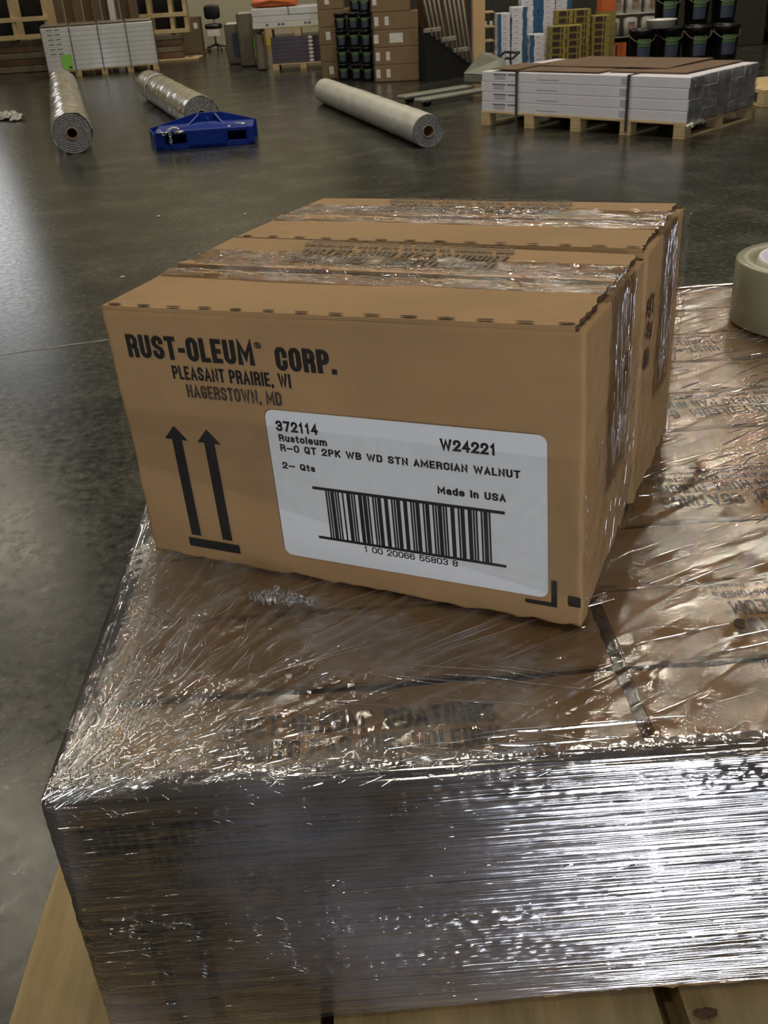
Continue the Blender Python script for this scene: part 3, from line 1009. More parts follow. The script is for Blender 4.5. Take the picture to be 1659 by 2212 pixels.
def pallet_carton(ci, ri):
    x0 = (ci - 1) * PW + random.uniform(-.6, .6) + (1.2 if ci else 0)
    y0 = ri * PD + .8
    W_, D_, H_ = PW - 3.5, PD - 1.6, PH
    seed = ci * 7 + ri * 3 + 50
    org = tuple(float(q) for q in pl(x0, y0, -H_))

    def F(u, v, w_):
        u = np.asarray(u, float); v = np.asarray(v, float); w_ = np.asarray(w_, float)
        # soft sag so tops undulate
        z = w_ * H_ - H_
        return pl(x0 + u * W_, y0 + v * D_, z)
    root = thing('shipping_carton', 'cardboard carton under the film, %s, %s of the wrapped layer' % (ROWN[ri], POS_COL[ci]), 'carton', org, 0)
    global BW, BD, BH
    sv = (BW, BD, BH)
    BW, BD, BH = W_, D_, H_
    carton_body(F, seed, root, org, amp=.25, top=H_ - 1.2)
    l1 = lambda a, b: -2.0 * np.exp(-((b - D_ * .49) / 6) ** 2) * vnoise(a / 40, a * 0, seed)
    ff = slab(F, .6, W_ - .8, 1.0, D_ * .485, H_ - 2.4, H_ - .3, seed, root, org, 'front_flap', [M['card'], M['card_dark']], (.5, 1.2), l1, 50, 12)
    rf = slab(F, .6, W_ - .8, D_ * .53, D_ - 1.0, H_ - 2.4, H_ - .3, seed + 1, root, org, 'rear_flap', [M['card'], M['card_dark']], (.5, .3), l1, 50, 12)

    mb = MB(); rect(mb, lambda a, b: F(a, b, .955), .01, .44, .99, .58)  # dark strip in place of the shade below the flap gap
    mb.build('gap_shade_sheet', M['card_dark'], root, False, org)
    perforations(F, ff if ci else rf, org, 1.0005, .02 if ci else .985, n=12)
    if (ci == 0 and ri == 0) or ci > 0:
        mb = MB()
        flap_text(mb, F, .27, .765, 1.0030, org, ci > 0)
        mb.build('printed_lettering', M['ink_worn'], ff if ci == 0 else rf, False, org)
    if ri == 0:
        g = lambda u, v: tuple(F(u, 0, v) + np.array([0.0, -.0011, 0]))
        mb = MB()
        put_stroke(mb, 'RUST-OLEUM@', g, .051, .80, .372, .905, .185, .07)
        put_stroke(mb, 'CORP.', g, .400, .80, .530, .892, .20, .06)
        put_stroke(mb, 'PLEASANT PRAIRIE, WI', g, .152, .735, .427, .785, .165, .075)
        put_stroke(mb, 'HAGERSTOWN, MD', g, .179, .65, .401, .70, .165, .075)
        mb.build('printed_lettering', M['ink'], root, False, org)
        for (ul, uc, ur, sl, sr) in ((.100, .127, .157, .1165, .1435), (.182, .208, .239, .1985, .2245)):
            mb = MB()
            mb.add([g(ul, .464), g(ur, .464), g(uc + .001, .517)], [(0, 1, 2)])
            mb.add([g(sl, .03), g(sr, .03), g(sr, .466), g(sl, .466)], [(0, 1, 2, 3)])
            mb.build('printed_arrow', M['ink'], root, False, org)
    BW, BD, BH = sv
    return root


for ri in range(5):
    for ci in range(3):
        pallet_carton(ci, ri)

# ---- the stretch film hood over the layer
XL, XR, YF, YB = -238.5, 711 - 236 + 1.0, -3.5, 585.5
TOPZ = 3.2


def top_height(x, y):
    x = np.asarray(x, float); y = np.asarray(y, float)
    # radial folds from the near left corner
    dx, dy = x - XL, y - YF + 10
    r = np.hypot(dx, dy); th = np.arctan2(dy, dx)
    cornerw = np.exp(-(r / 190) ** 2)
    rad = ridge(vnoise(th * 24, r / 60, 1)) ** 3
    a = math.radians(33)
    p = x * math.cos(a) + y * math.sin(a); q = -x * math.sin(a) + y * math.cos(a)
    p = p + 12 * vnoise(x / 80, y / 80, 2)
    dia = ridge(vnoise(p / 75, q / 5.0, 3)) ** 4
    dia2 = ridge(vnoise(p / 40, q / 2.2, 13)) ** 4
    lft = np.exp(-dx / 45)
    frt = np.exp(-(y - YF) / 22)
    cr = ridge(vnoise(x / 3.4, y / 3.4, 4)) ** 2 + .6 * ridge(vnoise(x / 1.9 + 5, y / 1.9, 5)) ** 2
    far = np.clip((y - 230) / 120, 0, 1) * np.clip((x - 60) / 60, 0, 1)
    patch = np.clip(vnoise(x / 60, y / 60, 8) * 2.4 - 1.1, 0, 1)
    dia3 = ridge(vnoise(p / 110 + 7, q / 9.0, 14)) ** 8
    z = TOPZ + .9 * dia3 + 1.8 * rad * cornerw + (1.0 * dia + .45 * dia2) * (.35 + .9 * patch + far) * (1 - cornerw * .6)
    z = z + cr * (1.0 * lft + .8 * frt * (.35 + .65 * np.clip(1 - dx / 700, 0, 1)) + .42 * cornerw + .25 * far * patch)
    z = z + .35 * patch * cr * .5
    # flatten a bit where the upper cartons press
    zc = z
    bx = np.hypot((x + 60) / 150, (y - 240) / 70)
    zc = np.where(bx < 1, np.minimum(z, TOPZ - .3 + .2 * z * 0), z)
    # round over towards the rim
    ed = np.minimum.reduce([x - XL, XR - x, y - YF, YB - y])
    zc = zc - 3.0 * np.exp(-(ed - 5) / 4.0) * .6
    milk = .62 * np.exp(-dx / 30) * (.35 + .65 * vnoise(dx / 12, y / 60, 51)) + .20 * np.exp(-(y - YF) / 10) * (.4 + .6 * vnoise(x / 30, y / 8, 52)) + .34 * rad * cornerw + .14 * far * vnoise(p / 60, q / 12, 53)
    return zc, milk


def hood_top():
    xs = np.concatenate([np.arange(XL + 6, 255, 1.25), np.linspace(256, XR - 6, 50)])
    ys = np.concatenate([np.arange(YF + 6, 330, 1.3), np.linspace(332, YB - 6, 110)])
    x, y = np.meshgrid(xs, ys, indexing='ij')
    z, milk = top_height(x, y)
    return pl(x, y, z), milk


def crease_strip(mb, P, nrm, r, hgt=1.0):
    # a narrow raised wrinkle: half round strip following P (N,3), tapering to both ends
    P = np.asarray(P, float)
    nrm = np.broadcast_to(np.asarray(nrm, float), P.shape)
    t = np.gradient(P, axis=0)
    t /= np.linalg.norm(t, axis=1, keepdims=True) + 1e-12
    b = np.cross(nrm, t)
    k = len(P)
    tp = np.sin(np.linspace(0.06, math.pi - .06, k))[:, None] ** .5
    rows_ = []
    for a in (0, 36, 72, 108, 144, 180):
        a = math.radians(a)
        rows_.append(P + tp * r * (math.cos(a) * b + math.sin(a) * hgt * nrm))
    mb.grid(np.stack(rows_, 1))


def hood_side():
    # perimeter path from back-left, down the left side, along the front, right side, back
    rc = 9.0
    path = []
    def seg(p0, p1, step):
        L = math.hypot(p1[0] - p0[0], p1[1] - p0[1])
        k = max(2, int(L / step))
        for i in range(k):
            t = i / k
            path.append((p0[0] + (p1[0] - p0[0]) * t, p0[1] + (p1[1] - p0[1]) * t))
    def arc(cx, cy, a0, a1, k):
        for i in range(k):
            a = math.radians(a0 + (a1 - a0) * i / k)
            path.append((cx + rc * math.cos(a), cy + rc * math.sin(a)))
    seg((XL, YB - rc), (XL, YF + rc), 2.5)
    arc(XL + rc, YF + rc, 180, 270, 14)
    seg((XL + rc, YF), (270, YF), 1.6)
    seg((270, YF), (XR - rc, YF), 8)
    arc(XR - rc, YF + rc, 270, 360, 5)
    seg((XR, YF + rc), (XR, YB - rc), 12)
    arc(XR - rc, YB - rc, 0, 90, 5)
    seg((XR - rc, YB), (XL + rc, YB), 12)
    arc(XL + rc, YB - rc, 90, 180, 5)
    A = np.array(path)
    nx = np.roll(A, -1, 0) - np.roll(A, 1, 0)
    nx /= np.linalg.norm(nx, axis=1, keepdims=True)
    nrm = np.stack([nx[:, 1], -nx[:, 0]], -1)
    s = np.concatenate([[0], np.cumsum(np.linalg.norm(np.diff(A, axis=0), axis=1))])
    # profile: start on top inside the rim, roll over, then down
    prof = [(-12, 0.6), (-9, .9), (-6.5, .8)]
    R_ = 6.0
    for k in range(9):
        a = math.radians(90 - k * 90 / 8)
        prof.append((-R_ + R_ * math.cos(a), -R_ + R_ * math.sin(a) + .6))
    zz = np.linspace(-6.2, -(PH + 1.0), 210)
    prof += [(0, z) for z in zz]
    prof = np.array(prof)
    tt = np.arange(len(prof))
    S, J = np.meshgrid(s, tt, indexing='ij')
    inn = prof[:, 0][J]; z = prof[:, 1][J] + TOPZ
    AX = A[:, 0][:, None] + 0 * z
    AY = A[:, 1][:, None] + 0 * z
    # film ends a little higher to the right of the front, deeper at the left
    depth = np.clip(-z / PH, 0, 1)
    rise = 6.5 * np.clip((AX + 130) / 250, 0, 1) + 2.2 * vnoise(S / 25, S * 0, 31)
    z = z + depth ** 3 * rise
    zo = z
    z = z + 16 * (vnoise(S / 260, z * 0, 35) - .5) + 5 * (vnoise(S / 90, z / 40, 36) - .5)
    str1 = ridge(vnoise(S / 150, z / 4.2, 21)) ** 2
    str2 = ridge(vnoise(S / 70, z / 1.5, 22)) ** 3
    str3 = ridge(vnoise(S / 200 + z / 60, z / 15.0, 23))
    z = zo
    cr = ridge(vnoise(S / 3.2, z / 2.6, 24)) ** 2
    band1 = np.exp(-((z + 72) / 11) ** 2) + .8 * np.exp(-((z + 6) / 7) ** 2) + .5 * np.exp(-((z + 100) / 8) ** 2)
    left = np.exp(-np.clip(AX - XL, 0, None) / 35) * (AY < 60)
    amp = np.clip((-z + TOPZ + 6) / 8, .35, 1)
    wob = 1.5 * vnoise(S / 120, z / 50, 25)
    dsp = wob * .6 + amp * (.45 * str1 + .35 * str2 + .9 * str3) + cr * (.05 + 1.0 * band1 * np.clip(vnoise(S / 50, z / 30, 26) * 2 - .5, 0, 1) + .5 * left)
    # waist pulled in slightly at mid height near the left corner
    dsp = dsp - 2.2
    dsp = -1.2 + (dsp + 1.2) * (1 - .72 * np.exp(-np.clip(AX - XL, 0, None) / 30))
    dsp = np.maximum(dsp, -1.6)
    ox = nrm[:, 0][:, None] * (inn + dsp); oy = nrm[:, 1][:, None] * (inn + dsp)
    top = J < 3
    z = np.where(top, z + .5 * cr, z)
    return pl(AX + ox, AY + oy, z)


mb = MB()
topP, milkv = hood_top()
mb.grid(topP, 0)
mb.grid(hood_side()[:, ::-1], 1, True)
film = tag(mb.build('stretch_film_wrap', [M['film_top'], M['film_side']], None, True, tuple(float(q) for q in pl(0, 0, 0))), 'clear wrinkled stretch film wrapped around the whole carton layer', 'plastic film')


att = film.data.attributes.new('milk', 'FLOAT', 'POINT')
buf = np.zeros(len(film.data.vertices), dtype=np.float32)
buf[:milkv.size] = milkv.reshape(-1)
att.data.foreach_set('value', buf)

# ---- sharp wrinkles pulled into the film
M['crease'] = film_mat('film_wrinkle', gloss=0.28, fres=0.6, haze=0.08, rough=0.055, bump=0.2, scales=(60, 60, 60), streakgain=0.1)
mb = MB()
rs = np.random.default_rng(11)
UPN = np.array([0, 0, 1.])


def top_crease(x0, y0, ang, L_, r, bend=0.0, n=9):
    t = np.linspace(-.5, .5, n) * L_
    x = x0 + t * math.cos(ang) - bend * t * t * math.sin(ang)
    y = y0 + t * math.sin(ang) + bend * t * t * math.cos(ang)
    ok = (x > XL + 3) & (x < XR - 3) & (y > YF + 1) & (y < YB - 3)
    if ok.sum() < 4:
        return
    x, y = x[ok], y[ok]
    z, _ = top_height(x, y)
    z = np.convolve(np.pad(z, 2, mode='edge'), np.ones(5) / 5, 'valid') if len(z) >= 3 else z
    crease_strip(mb, pl(x, y, z + .1), UPN, r * .001)


for i in range(420):        # fan out of the near left corner
    rr = rs.uniform(8, 150) * rs.uniform(.6, 1) ; th = rs.uniform(.12, 1.5)
    top_crease(XL + rr * math.cos(th), YF + rr * math.sin(th), th + rs.normal(0, .25), rs.uniform(4, 20) * (1.6 if rs.random() < .12 else 1), rs.uniform(.22, .5), rs.normal(0, .006))
for i in range(520):        # along the left shoulder
    x0 = XL + 3 + abs(rs.normal(0, 24)); y0 = rs.uniform(0, 300)
    top_crease(x0, y0, rs.normal(1.35, .5), rs.uniform(3, 14), rs.uniform(.2, .45), rs.normal(0, .01))
for i in range(520):        # along the front shoulder
    x0 = rs.uniform(XL, 250); y0 = YF + 1 + abs(rs.normal(0, 7)) + (6 if x0 < -80 else 0) * rs.random()
    top_crease(x0, y0, rs.normal(.12, .45), rs.uniform(4, 18), rs.uniform(.2, .45), rs.normal(0, .01))
for i in range(90):         # long pulled streaks over the middle
    x0 = rs.uniform(-170, 240); y0 = rs.uniform(8, 150)
    top_crease(x0, y0, rs.normal(-.25 if x0 < -20 and y0 < 60 else .42, .08), rs.uniform(14, 60), rs.uniform(.25, .5), 0, 12)
for (x0, y0, an, L_, r_) in ((-28, 19, .03, 85, 1.3), (-40, 11, .02, 60, .9), (-70, 15, .05, 40, .5), (28, 72, .24, 50, 1.2), (52, 60, .2, 50, 1.0), (60, 70, .2, 40, .8), (-95, 55, -.30, 34, .5),
                            (-60, 52, -.28, 38, .5), (-75, 80, .5, 50, .45), (-60, 88, .5, 40, .4), (205, 455, .4, 60, .9), (190, 440, .4, 60, .8), (215, 470, .4, 40, .7), (150, 400, .35, 60, .7)):
    top_crease(x0, y0, an, L_, r_, 0, 24)
for i in range(420):        # streaks on the right-hand side behind
    x0 = rs.uniform(55, 300); y0 = rs.uniform(150, 575)
    top_crease(x0, y0, rs.normal(.38, .14), rs.uniform(6, 30) * (2.2 if rs.random() < .18 else 1), rs.uniform(.35, .85), 0, 9)
fy = pl(0, 1, 0) - pl(0, 0, 0); fy = -fy / np.linalg.norm(fy)
for i in range(420):        # horizontal streaks down the front
    x0 = rs.uniform(XL + 12, 250); z0_ = rs.uniform(-134, -2)
    L_ = rs.uniform(4, 18) * (2.4 if rs.random() < .12 else 1)
    t = np.linspace(-.5, .5, 8) * L_
    sl = rs.normal(.02, .035)
    crease_strip(mb, pl(np.clip(x0 + t, XL + 9, 260), YF + .2 + 0 * t, z0_ + sl * t), fy, rs.uniform(.2, .42) * .001)
for i in range(330):        # curly crumples in bands on the front
    x0 = rs.uniform(XL + 12, 250); z0_ = rs.choice([-70, -100, -5, -82]) + rs.normal(0, 6)
    L_ = rs.uniform(2, 5)
    t = np.linspace(-.5, .5, 7)
    a0 = rs.uniform(0, 3.14)
    crease_strip(mb, pl(np.clip(x0 + L_ * t * math.cos(a0) + 1.2 * np.cos(t * 5), XL + 9, 260), YF + .2 + 0 * t, z0_ + L_ * t * math.sin(a0)), fy, rs.uniform(.15, .3) * .001)
mb.build('film_wrinkles', M['crease'], film, True, tuple(float(q) for q in pl(0, 0, 0)))

# ---- wrinkles in the tape on the two upper cartons
for (FF, root_, org_, sd) in ((F1, b1, ORG1, 5), (F2, b2, ORG2, 6)):
    mb = MB()
    rs = np.random.default_rng(sd)
    for i in range(190):
        u0_ = rs.uniform(.02, .98); v0_ = rs.uniform(.40, .77)
        if rs.random() < .5:
            v0_ = rs.choice([.445, .60]) + rs.normal(0, .02)
        L_ = rs.uniform(.006, .03) * (2.6 if rs.random() < .2 else 1)
        an = rs.normal(0, .25)
        t = np.linspace(-.5, .5, 8) * L_
        P_ = np.array([FF(min(.985, max(.0, u0_ + a)), v0_ + a * an * 1.6, 1.011 + .002 * rs.random()) for a in t])
        crease_strip(mb, P_, UPN, rs.uniform(.2, .45) * .001)
    rt_n = np.array([.91, -.42, 0])
    for i in range(70):
        v0_ = rs.uniform(.40, .77); w0_ = rs.uniform(.42, .97)
        t = np.linspace(-.5, .5, 8) * rs.uniform(.03, .16)
        P_ = np.array([FF(1.0, v0_ + a * rs.normal(0, .02), min(.985, w0_ + a)) for a in t]) + rt_n * .0017
        crease_strip(mb, P_, rt_n, rs.uniform(.2, .5) * .001)
    if sd == 5:
        for i in range(60):      # crumpled film low on the right-hand end
            v0_ = rs.uniform(.1, .9); w0_ = rs.uniform(.1, .6)
            t = np.linspace(-.5, .5, 7) * rs.uniform(.03, .10)
            an = rs.normal(.5, .7)
            P_ = np.array([FF(1.0, v0_ + a * an, w0_ + a) for a in t]) + rt_n * .0034
            crease_strip(mb, P_, rt_n, rs.uniform(.2, .5) * .001)
    mb.build('tape_wrinkles', M['crease'], root_, True, org_)

# ---- small crumpled tail of film in front of the labelled carton
def crumple(name, cx, cy, L, Wd, ang, hgt, seed, label=None, parent=None, mat_=None, z=TOPZ + 1.5):
    u = np.linspace(-1, 1, 60); v = np.linspace(-1, 1, 26)
    a, b = np.meshgrid(u, v, indexing='ij')
    wv = 1 - .55 * np.abs(a)
    xx = a * L; yy = b * Wd * wv * (.6 + .7 * vnoise(a * 4, a * 0 + 2, seed))
    zz = z + hgt * (ridge(vnoise(a * 7, b * 4, seed)) ** 2) * (1 - np.abs(a) ** 3) + .5 * hgt * ridge(vnoise(a * 15, b * 9, seed + 1))
    yy = yy + Wd * .9 * (vnoise(a * 3, a * 0, seed + 2) - .5)
    ca, sa = math.cos(ang), math.sin(ang)
    return xx * ca - yy * sa + cx, xx * sa + yy * ca + cy, zz


X_, Y_, Z_ = crumple('t', -152, 118, 18, 5, -.35, 4.5, 77)
mb = MB(); mb.grid(pl(X_, Y_, Z_))
mb.build('loose_film_tail', M['film_scrap'], film, True, tuple(float(q) for q in pl(0, 0, 0)))

# ---- pallet under the layer
pal_org = pl(0, 0, -PH - .0)
root = thing('wooden_pallet', 'pale wooden pallet carrying the wrapped cartons, top of its pile', 'pallet', (float(pal_org[0]), float(pal_org[1]), 0.8924 - .1487), PYAW)
PAL_H = .1487


def make_pallet(root, boards, y0, y1, x0, x1, mat_, front_dy=()):
    for i, (a, b) in enumerate(boards):
        mb = MB()
        # board with slightly wavy sawn rim
        xs = np.linspace(a, b, 6)
        ys = np.linspace(y0 + random.uniform(-3, 3), y1 + random.uniform(-3, 3), 24)
        X, Y = np.meshgrid(xs, ys, indexing='ij')
        wob = (vnoise(Y / 40, X * 0 + i, 60 + i) - .5) * 1.6
        X2 = X + wob
        zt = PAL_H - .0006 - .0012 * vnoise(X / 30, Y / 90, 61)
        rim = np.minimum(np.minimum(X - a, b - X), 3) / 3
        zt = zt - (1 - np.clip(rim, 0, 1)) * .001
        T = np.stack([X2 / 1000, Y / 1000, zt], -1)
        B_ = T.copy(); B_[..., 2] = PAL_H - .019
        mb.grid(T)
        mb.grid(B_[::-1])
        mb.grid(np.stack([B_[:, 0], T[:, 0]], 1)); mb.grid(np.stack([B_[::-1, -1], T[::-1, -1]], 1))
        mb.grid(np.stack([B_[0, ::-1], T[0, ::-1]], 1)); mb.grid(np.stack([B_[-1, :], T[-1, :]], 1))
        mb.build('deck_board', mat_, root)
    for yy in (y0 + 4, (y0 + y1) / 2 - 45, y1 - 94):
        MB().box((x0 / 1000, yy / 1000, PAL_H - .041), (x1 / 1000, (yy + 90) / 1000, PAL_H - .0192), bev=.002).build('stringer_board', mat_, root)
        for xx in (x0 + 2, (x0 + x1) / 2 - 60, x1 - 122):
            MB().box((xx / 1000, yy / 1000, .0202), (xx / 1000 + .12, (yy + 90) / 1000, PAL_H - .0412), bev=.003).build('block', mat_, root)
    for xx in (x0 + 2, (x0 + x1) / 2 - 60, x1 - 122):
        MB().box((xx / 1000, y0 / 1000, 0.0002), (xx / 1000 + .12, y1 / 1000, .020), bev=.002).build('bottom_board', mat_, root)


make_pallet(root, [(-285, -143), (-137, 8), (20, 165), (173, 318), (326, 520)], -42, 630, -283, 518, M['wood'])
# knot hole in the board at the right
mb = MB()
n = 18
ring = [(27 + 6 * math.cos(k * 2 * math.pi / n) * random.uniform(.8, 1.1), -12 + 2.5 * math.sin(k * 2 * math.pi / n) * random.uniform(.8, 1.15)) for k in range(n)]
mb.add([(x / 1000, y / 1000, PAL_H + .0002) for x, y in ring], [tuple(range(n))])
mb.build('knot_hole', M['card_dark'], root)
for i in range(5):
    c2 = copy_tree(root)
    c2.location = (root.location.x, root.location.y, i * PAL_H)
    c2['label'] = 'pale wooden pallet in the pile under the carton load, %s' % ORD[i]
    c2['group'] = 'empty pallets piled beneath'

# ---- roll of clear packing tape
tp = pl(251.6, 466.5, TOPZ + 2.2)
root = thing('packing_tape_roll', 'thick roll of clear packing tape standing on the wrapped cartons', 'tape roll', tuple(float(q) for q in tp))
Rr, Ri, Ht = .0577, .0410, .0484
MB().lathe([(Ri, 0), (Rr - .001, 0), (Rr, .001), (Rr, Ht - .001), (Rr - .001, Ht), (Ri + .0006, Ht), (Ri, Ht - .001), (Ri, 0)], 128).build('wound_tape', M['tape_roll'], root, True)
MB().lathe([(Ri - .0002, -.0), (Ri - .0002, Ht + .001), (Ri - .003, Ht + .001), (Ri - .003, 0), (Ri - .0002, 0)], 96).build('core_tube', M['core_white'], root, True)
mb = MB()
A_ = np.linspace(math.radians(212), math.radians(262), 24)
Zs = np.linspace(.001, Ht - .001, 10)
a, z = np.meshgrid(A_, Zs, indexing='ij')
lim = math.radians(222) + (Ht - z) / Ht * .35 + 0 * a
aa = np.maximum(a, lim)
rr = Rr + .0006 + .0004 * (vnoise(a * 20, z * 100, 3))
mb.grid(np.stack([rr * np.cos(aa), rr * np.sin(aa), z], -1))
mb.build('tape_end', M['tape'], root, True)

# ================================================================== FLOOR OBJECTS
def roll_thing(name, label, P0, P1, r, wrapmat, core_r, cat, bumps=.006, seam=False, band=None, endmat=None, wrapseed=0):
    """P0 near end centre, P1 far end centre"""
    P0, P1 = Vector(P0), Vector(P1)
    L = (P1 - P0).length
    ang = math.atan2(P1.y - P0.y, P1.x - P0.x)
    root = thing(name, label, cat, (P0.x, P0.y, 0), ang)
    S = np.linspace(0.012, L - .012, int(L / .03))
    T = np.linspace(0, 2 * math.pi, 56)[:-1]
    t, s = np.meshgrid(T, S, indexing='ij')
    tw = np.cos(t) * 2.0; tu = np.sin(t) * 2.0
    rr = r + bumps * (vnoise(s * 9 + tw, tu + s * 3, wrapseed) - .4) + bumps * .5 * ridge(vnoise(s * 22, tw * 2 + tu * 3, wrapseed + 1)) ** 2
    endt = np.clip(np.minimum(s, L - s) / .04, 0, 1) ** .5
    rr = rr * (.965 + .035 * endt)
    zc = np.maximum(r + rr * np.sin(t), .004)
    mb = MB(); mb.grid(np.stack([s, rr * np.cos(t), zc], -1), 0, True)
    body = mb.build('plastic_wrap', wrapmat, root, True)
    # felt/pad spiral end faces (annulus with ribbed winding)
    for (xe, sg, nm) in ((0.0, 1, 'end_face'), (L, -1, 'end_face')):
        mb = MB()
        k = 56
        prof = []
        for j in range(13):
            q = core_r + (r * .985 - core_r) * j / 12
            prof.append((q, xe + sg * (.012 if j % 2 else .004) * .6))
        prof.append((r * .985, xe + sg * .02))
        n0 = 0
        V = []; Fc = []
        for i in range(k):
            a = 2 * math.pi * i / k
            for (q, x) in prof:
                V.append((x, q * math.cos(a), r + max(q * math.sin(a), -r + .004)))
        m_ = len(prof)
        for i in range(k):
            for j in range(m_ - 1):
                Fc.append((i * m_ + j, ((i + 1) % k) * m_ + j, ((i + 1) % k) * m_ + j + 1, i * m_ + j + 1))
        mb.add(V, Fc)
        mb.build(nm, endmat or M['pad'], root)
    mb = MB()
    k = 28
    V = []
    for (x, q) in ((-.004, core_r), (L + .004, core_r), (L + .004, core_r * .86), (-.004, core_r * .86)):
        for i in range(k):
            a = 2 * math.pi * i / k
            V.append((x, q * math.cos(a), r + q * math.sin(a)))
    Fc = []
    for j in range(4):
        for i in range(k):
            Fc.append((j * k + i, j * k + (i + 1) % k, ((j + 1) % 4) * k + (i + 1) % k, ((j + 1) % 4) * k + i))
    mb.add(V, Fc)
    mb.build('core_tube', M['core_brown'], root)
    if band:
        for b in band:
            mb = MB()
            k = 40
            V = []; Fc = []
            for i in range(k):
                a = 2 * math.pi * i / k
                for x in (b - .05, b + .05):
                    V.append((x, (r + bumps + .003) * math.cos(a), max(r + (r + bumps + .003) * math.sin(a), .0015)))
            for i in range(k):
                Fc.append((i * 2, ((i + 1) % k) * 2, ((i + 1) % k) * 2 + 1, i * 2 + 1))
            mb.add(V, Fc)
            mb.build('tape_band', M['sticker'], root, True)
    if seam:
        mb = MB()
        pts = []
        for i in range(60):
            x = L * i / 59
            a = seam + .35 * math.sin(x * 2.1) + .12 * math.sin(x * 5.3)
            pts.append((x, (r + bumps) * math.cos(a), r + (r + bumps) * math.sin(a)))
        mb.tube(pts, .006, 6)
        mb.build('wrap_seam', M['seam'], root)
    return root


roll_thing('carpet_pad_roll', 'fat plastic-wrapped grey pad roll pointing at the camera, leftmost', (-2.54, 9.16, 0), (-3.95, 14.3, 0), .17, M['roll_wrap'], .05, 'carpet roll', .014, wrapseed=3)
roll_thing('carpet_pad_roll', 'plastic-wrapped pad roll lying behind the blue fork attachment', (-1.50, 9.95, 0), (-2.62, 13.4, 0), .165, M['roll_wrap'], .045, 'carpet roll', .010, band=[2.75], wrapseed=5)
roll_thing('vinyl_flooring_roll', 'long white wrapped roll with grey hollow end on open floor', (0.55, 8.28, 0), (-.36, 11.75, 0), .128, M['roll_white'], .048, 'carpet roll', .004, seam=2.55, wrapseed=8)

# plastic film scrap at the left
X_, Y_, Z_ = crumple('t', 0, 0, .42, .16, -.9, .05, 31, z=.004)
mb = MB(); mb.grid(np.stack([X_ - 4.12, Y_ + 12.2, np.maximum(Z_, .002)], -1))
tag(mb.build('plastic_scrap', mat('cloudy_plastic', (.30, .31, .29), .3, .3, 20, .8, 40), None, True, (-4.12, 12.2, 0)), 'crumpled scrap of clear plastic on the floor at far left', 'plastic film')

# ---- blue forklift carpet-pole attachment
root = thing('fork_attachment', 'blue steel forklift attachment with two fork pockets on the floor', 'forklift attachment', (-1.79, 9.0, 0), .07)
mb = MB()
Wt, Dp_, Hb = .86, .52, .155
t_ = .012


def sleeve(x0, x1):
    m_ = MB()
    zl, zh = .045, .125
    m_.box((x0, 0, zh), (x1, Dp_, zh + t_), bev=.003)
    m_.box((x0, 0, zl - t_), (x1, Dp_, zl), bev=.003)
    m_.box((x0 - t_, 0, zl - t_), (x0, Dp_, zh + t_), bev=.003)
    m_.box((x1, 0, zl - t_), (x1 + t_, Dp_, zh + t_), bev=.003)
    m_.box((x0, Dp_ - .02, zl), (x1, Dp_, zh))
    return m_


sleeve(.09, .27).build('fork_pocket', M['blue'], root)
sleeve(.63, .79).build('fork_pocket', M['blue'], root)
for (a, b) in ((.0, .078), (.282, .618), (.802, Wt)):
    MB().box((a, 0.0, .0), (b, .03, .145), bev=.004).build('front_plate', M['blue'], root)
MB().box((0, 0.0, .0), (Wt, .028, .032), bev=.004).build('bottom_rail', M['blue'], root)
MB().box((0, 0.0, .138), (Wt, .05, .152), bev=.004).build('top_rail', M['blue'], root)
# rear plate and sloping gussets rising to the pole hub
mb = MB()
mb.add([(-.10, .46, 0), (Wt + .02, .46, 0), (Wt + .02, .46, .15), (.56, .46, .235), (.34, .46, .235), (-.10, .46, .13),
        (-.10, .49, 0), (Wt + .02, .49, 0), (Wt + .02, .49, .15), (.56, .49, .235), (.34, .49, .235), (-.10, .49, .13)],
       [(0, 1, 2, 3, 4, 5), (11, 10, 9, 8, 7, 6), (0, 6, 7, 1), (1, 7, 8, 2), (2, 8, 9, 3), (3, 9, 10, 4), (4, 10, 11, 5), (5, 11, 6, 0)])
mb.build('rear_plate', M['blue'], root)
for (xa, xb) in ((.36, .24), (.50, .62)):
    mb = MB()
    mb.add([(xb, .04, .15), (xa, .46, .15), (xa, .46, .23), (xb + .015, .04, .15), (xa + .015, .46, .15), (xa + .015, .46, .23), (xb, .02, .152), (xb + .015, .02, .152)],
           [(0, 1, 2), (5, 4, 3), (0, 2, 5, 3), (1, 4, 5, 2), (0, 3, 4, 1)])
    mb.build('gusset', M['blue'], root)
mb = MB()
mb.add([(0, .05, .151), (Wt, .05, .151), (Wt, .46, .150), (.6, .46, .16), (.3, .46, .16), (0, .46, .150), (.44, .1, .19)],
       [(0, 1, 6), (1, 2, 3, 6), (3, 4, 6), (4, 5, 0, 6)])
mb.build('top_plate', M['blue'], root)
mb = MB()
mb.add([(-.1, .46, 0), (-.1, .46, .13), (0, .0, .13), (0, .0, 0), (-.088, .46, 0), (-.088, .46, .13), (.012, .0, .13), (.012, .0, 0)],
       [(0, 1, 2, 3), (7, 6, 5, 4), (1, 5, 6, 2)])
mb.build('side_plate', M['blue'], root)
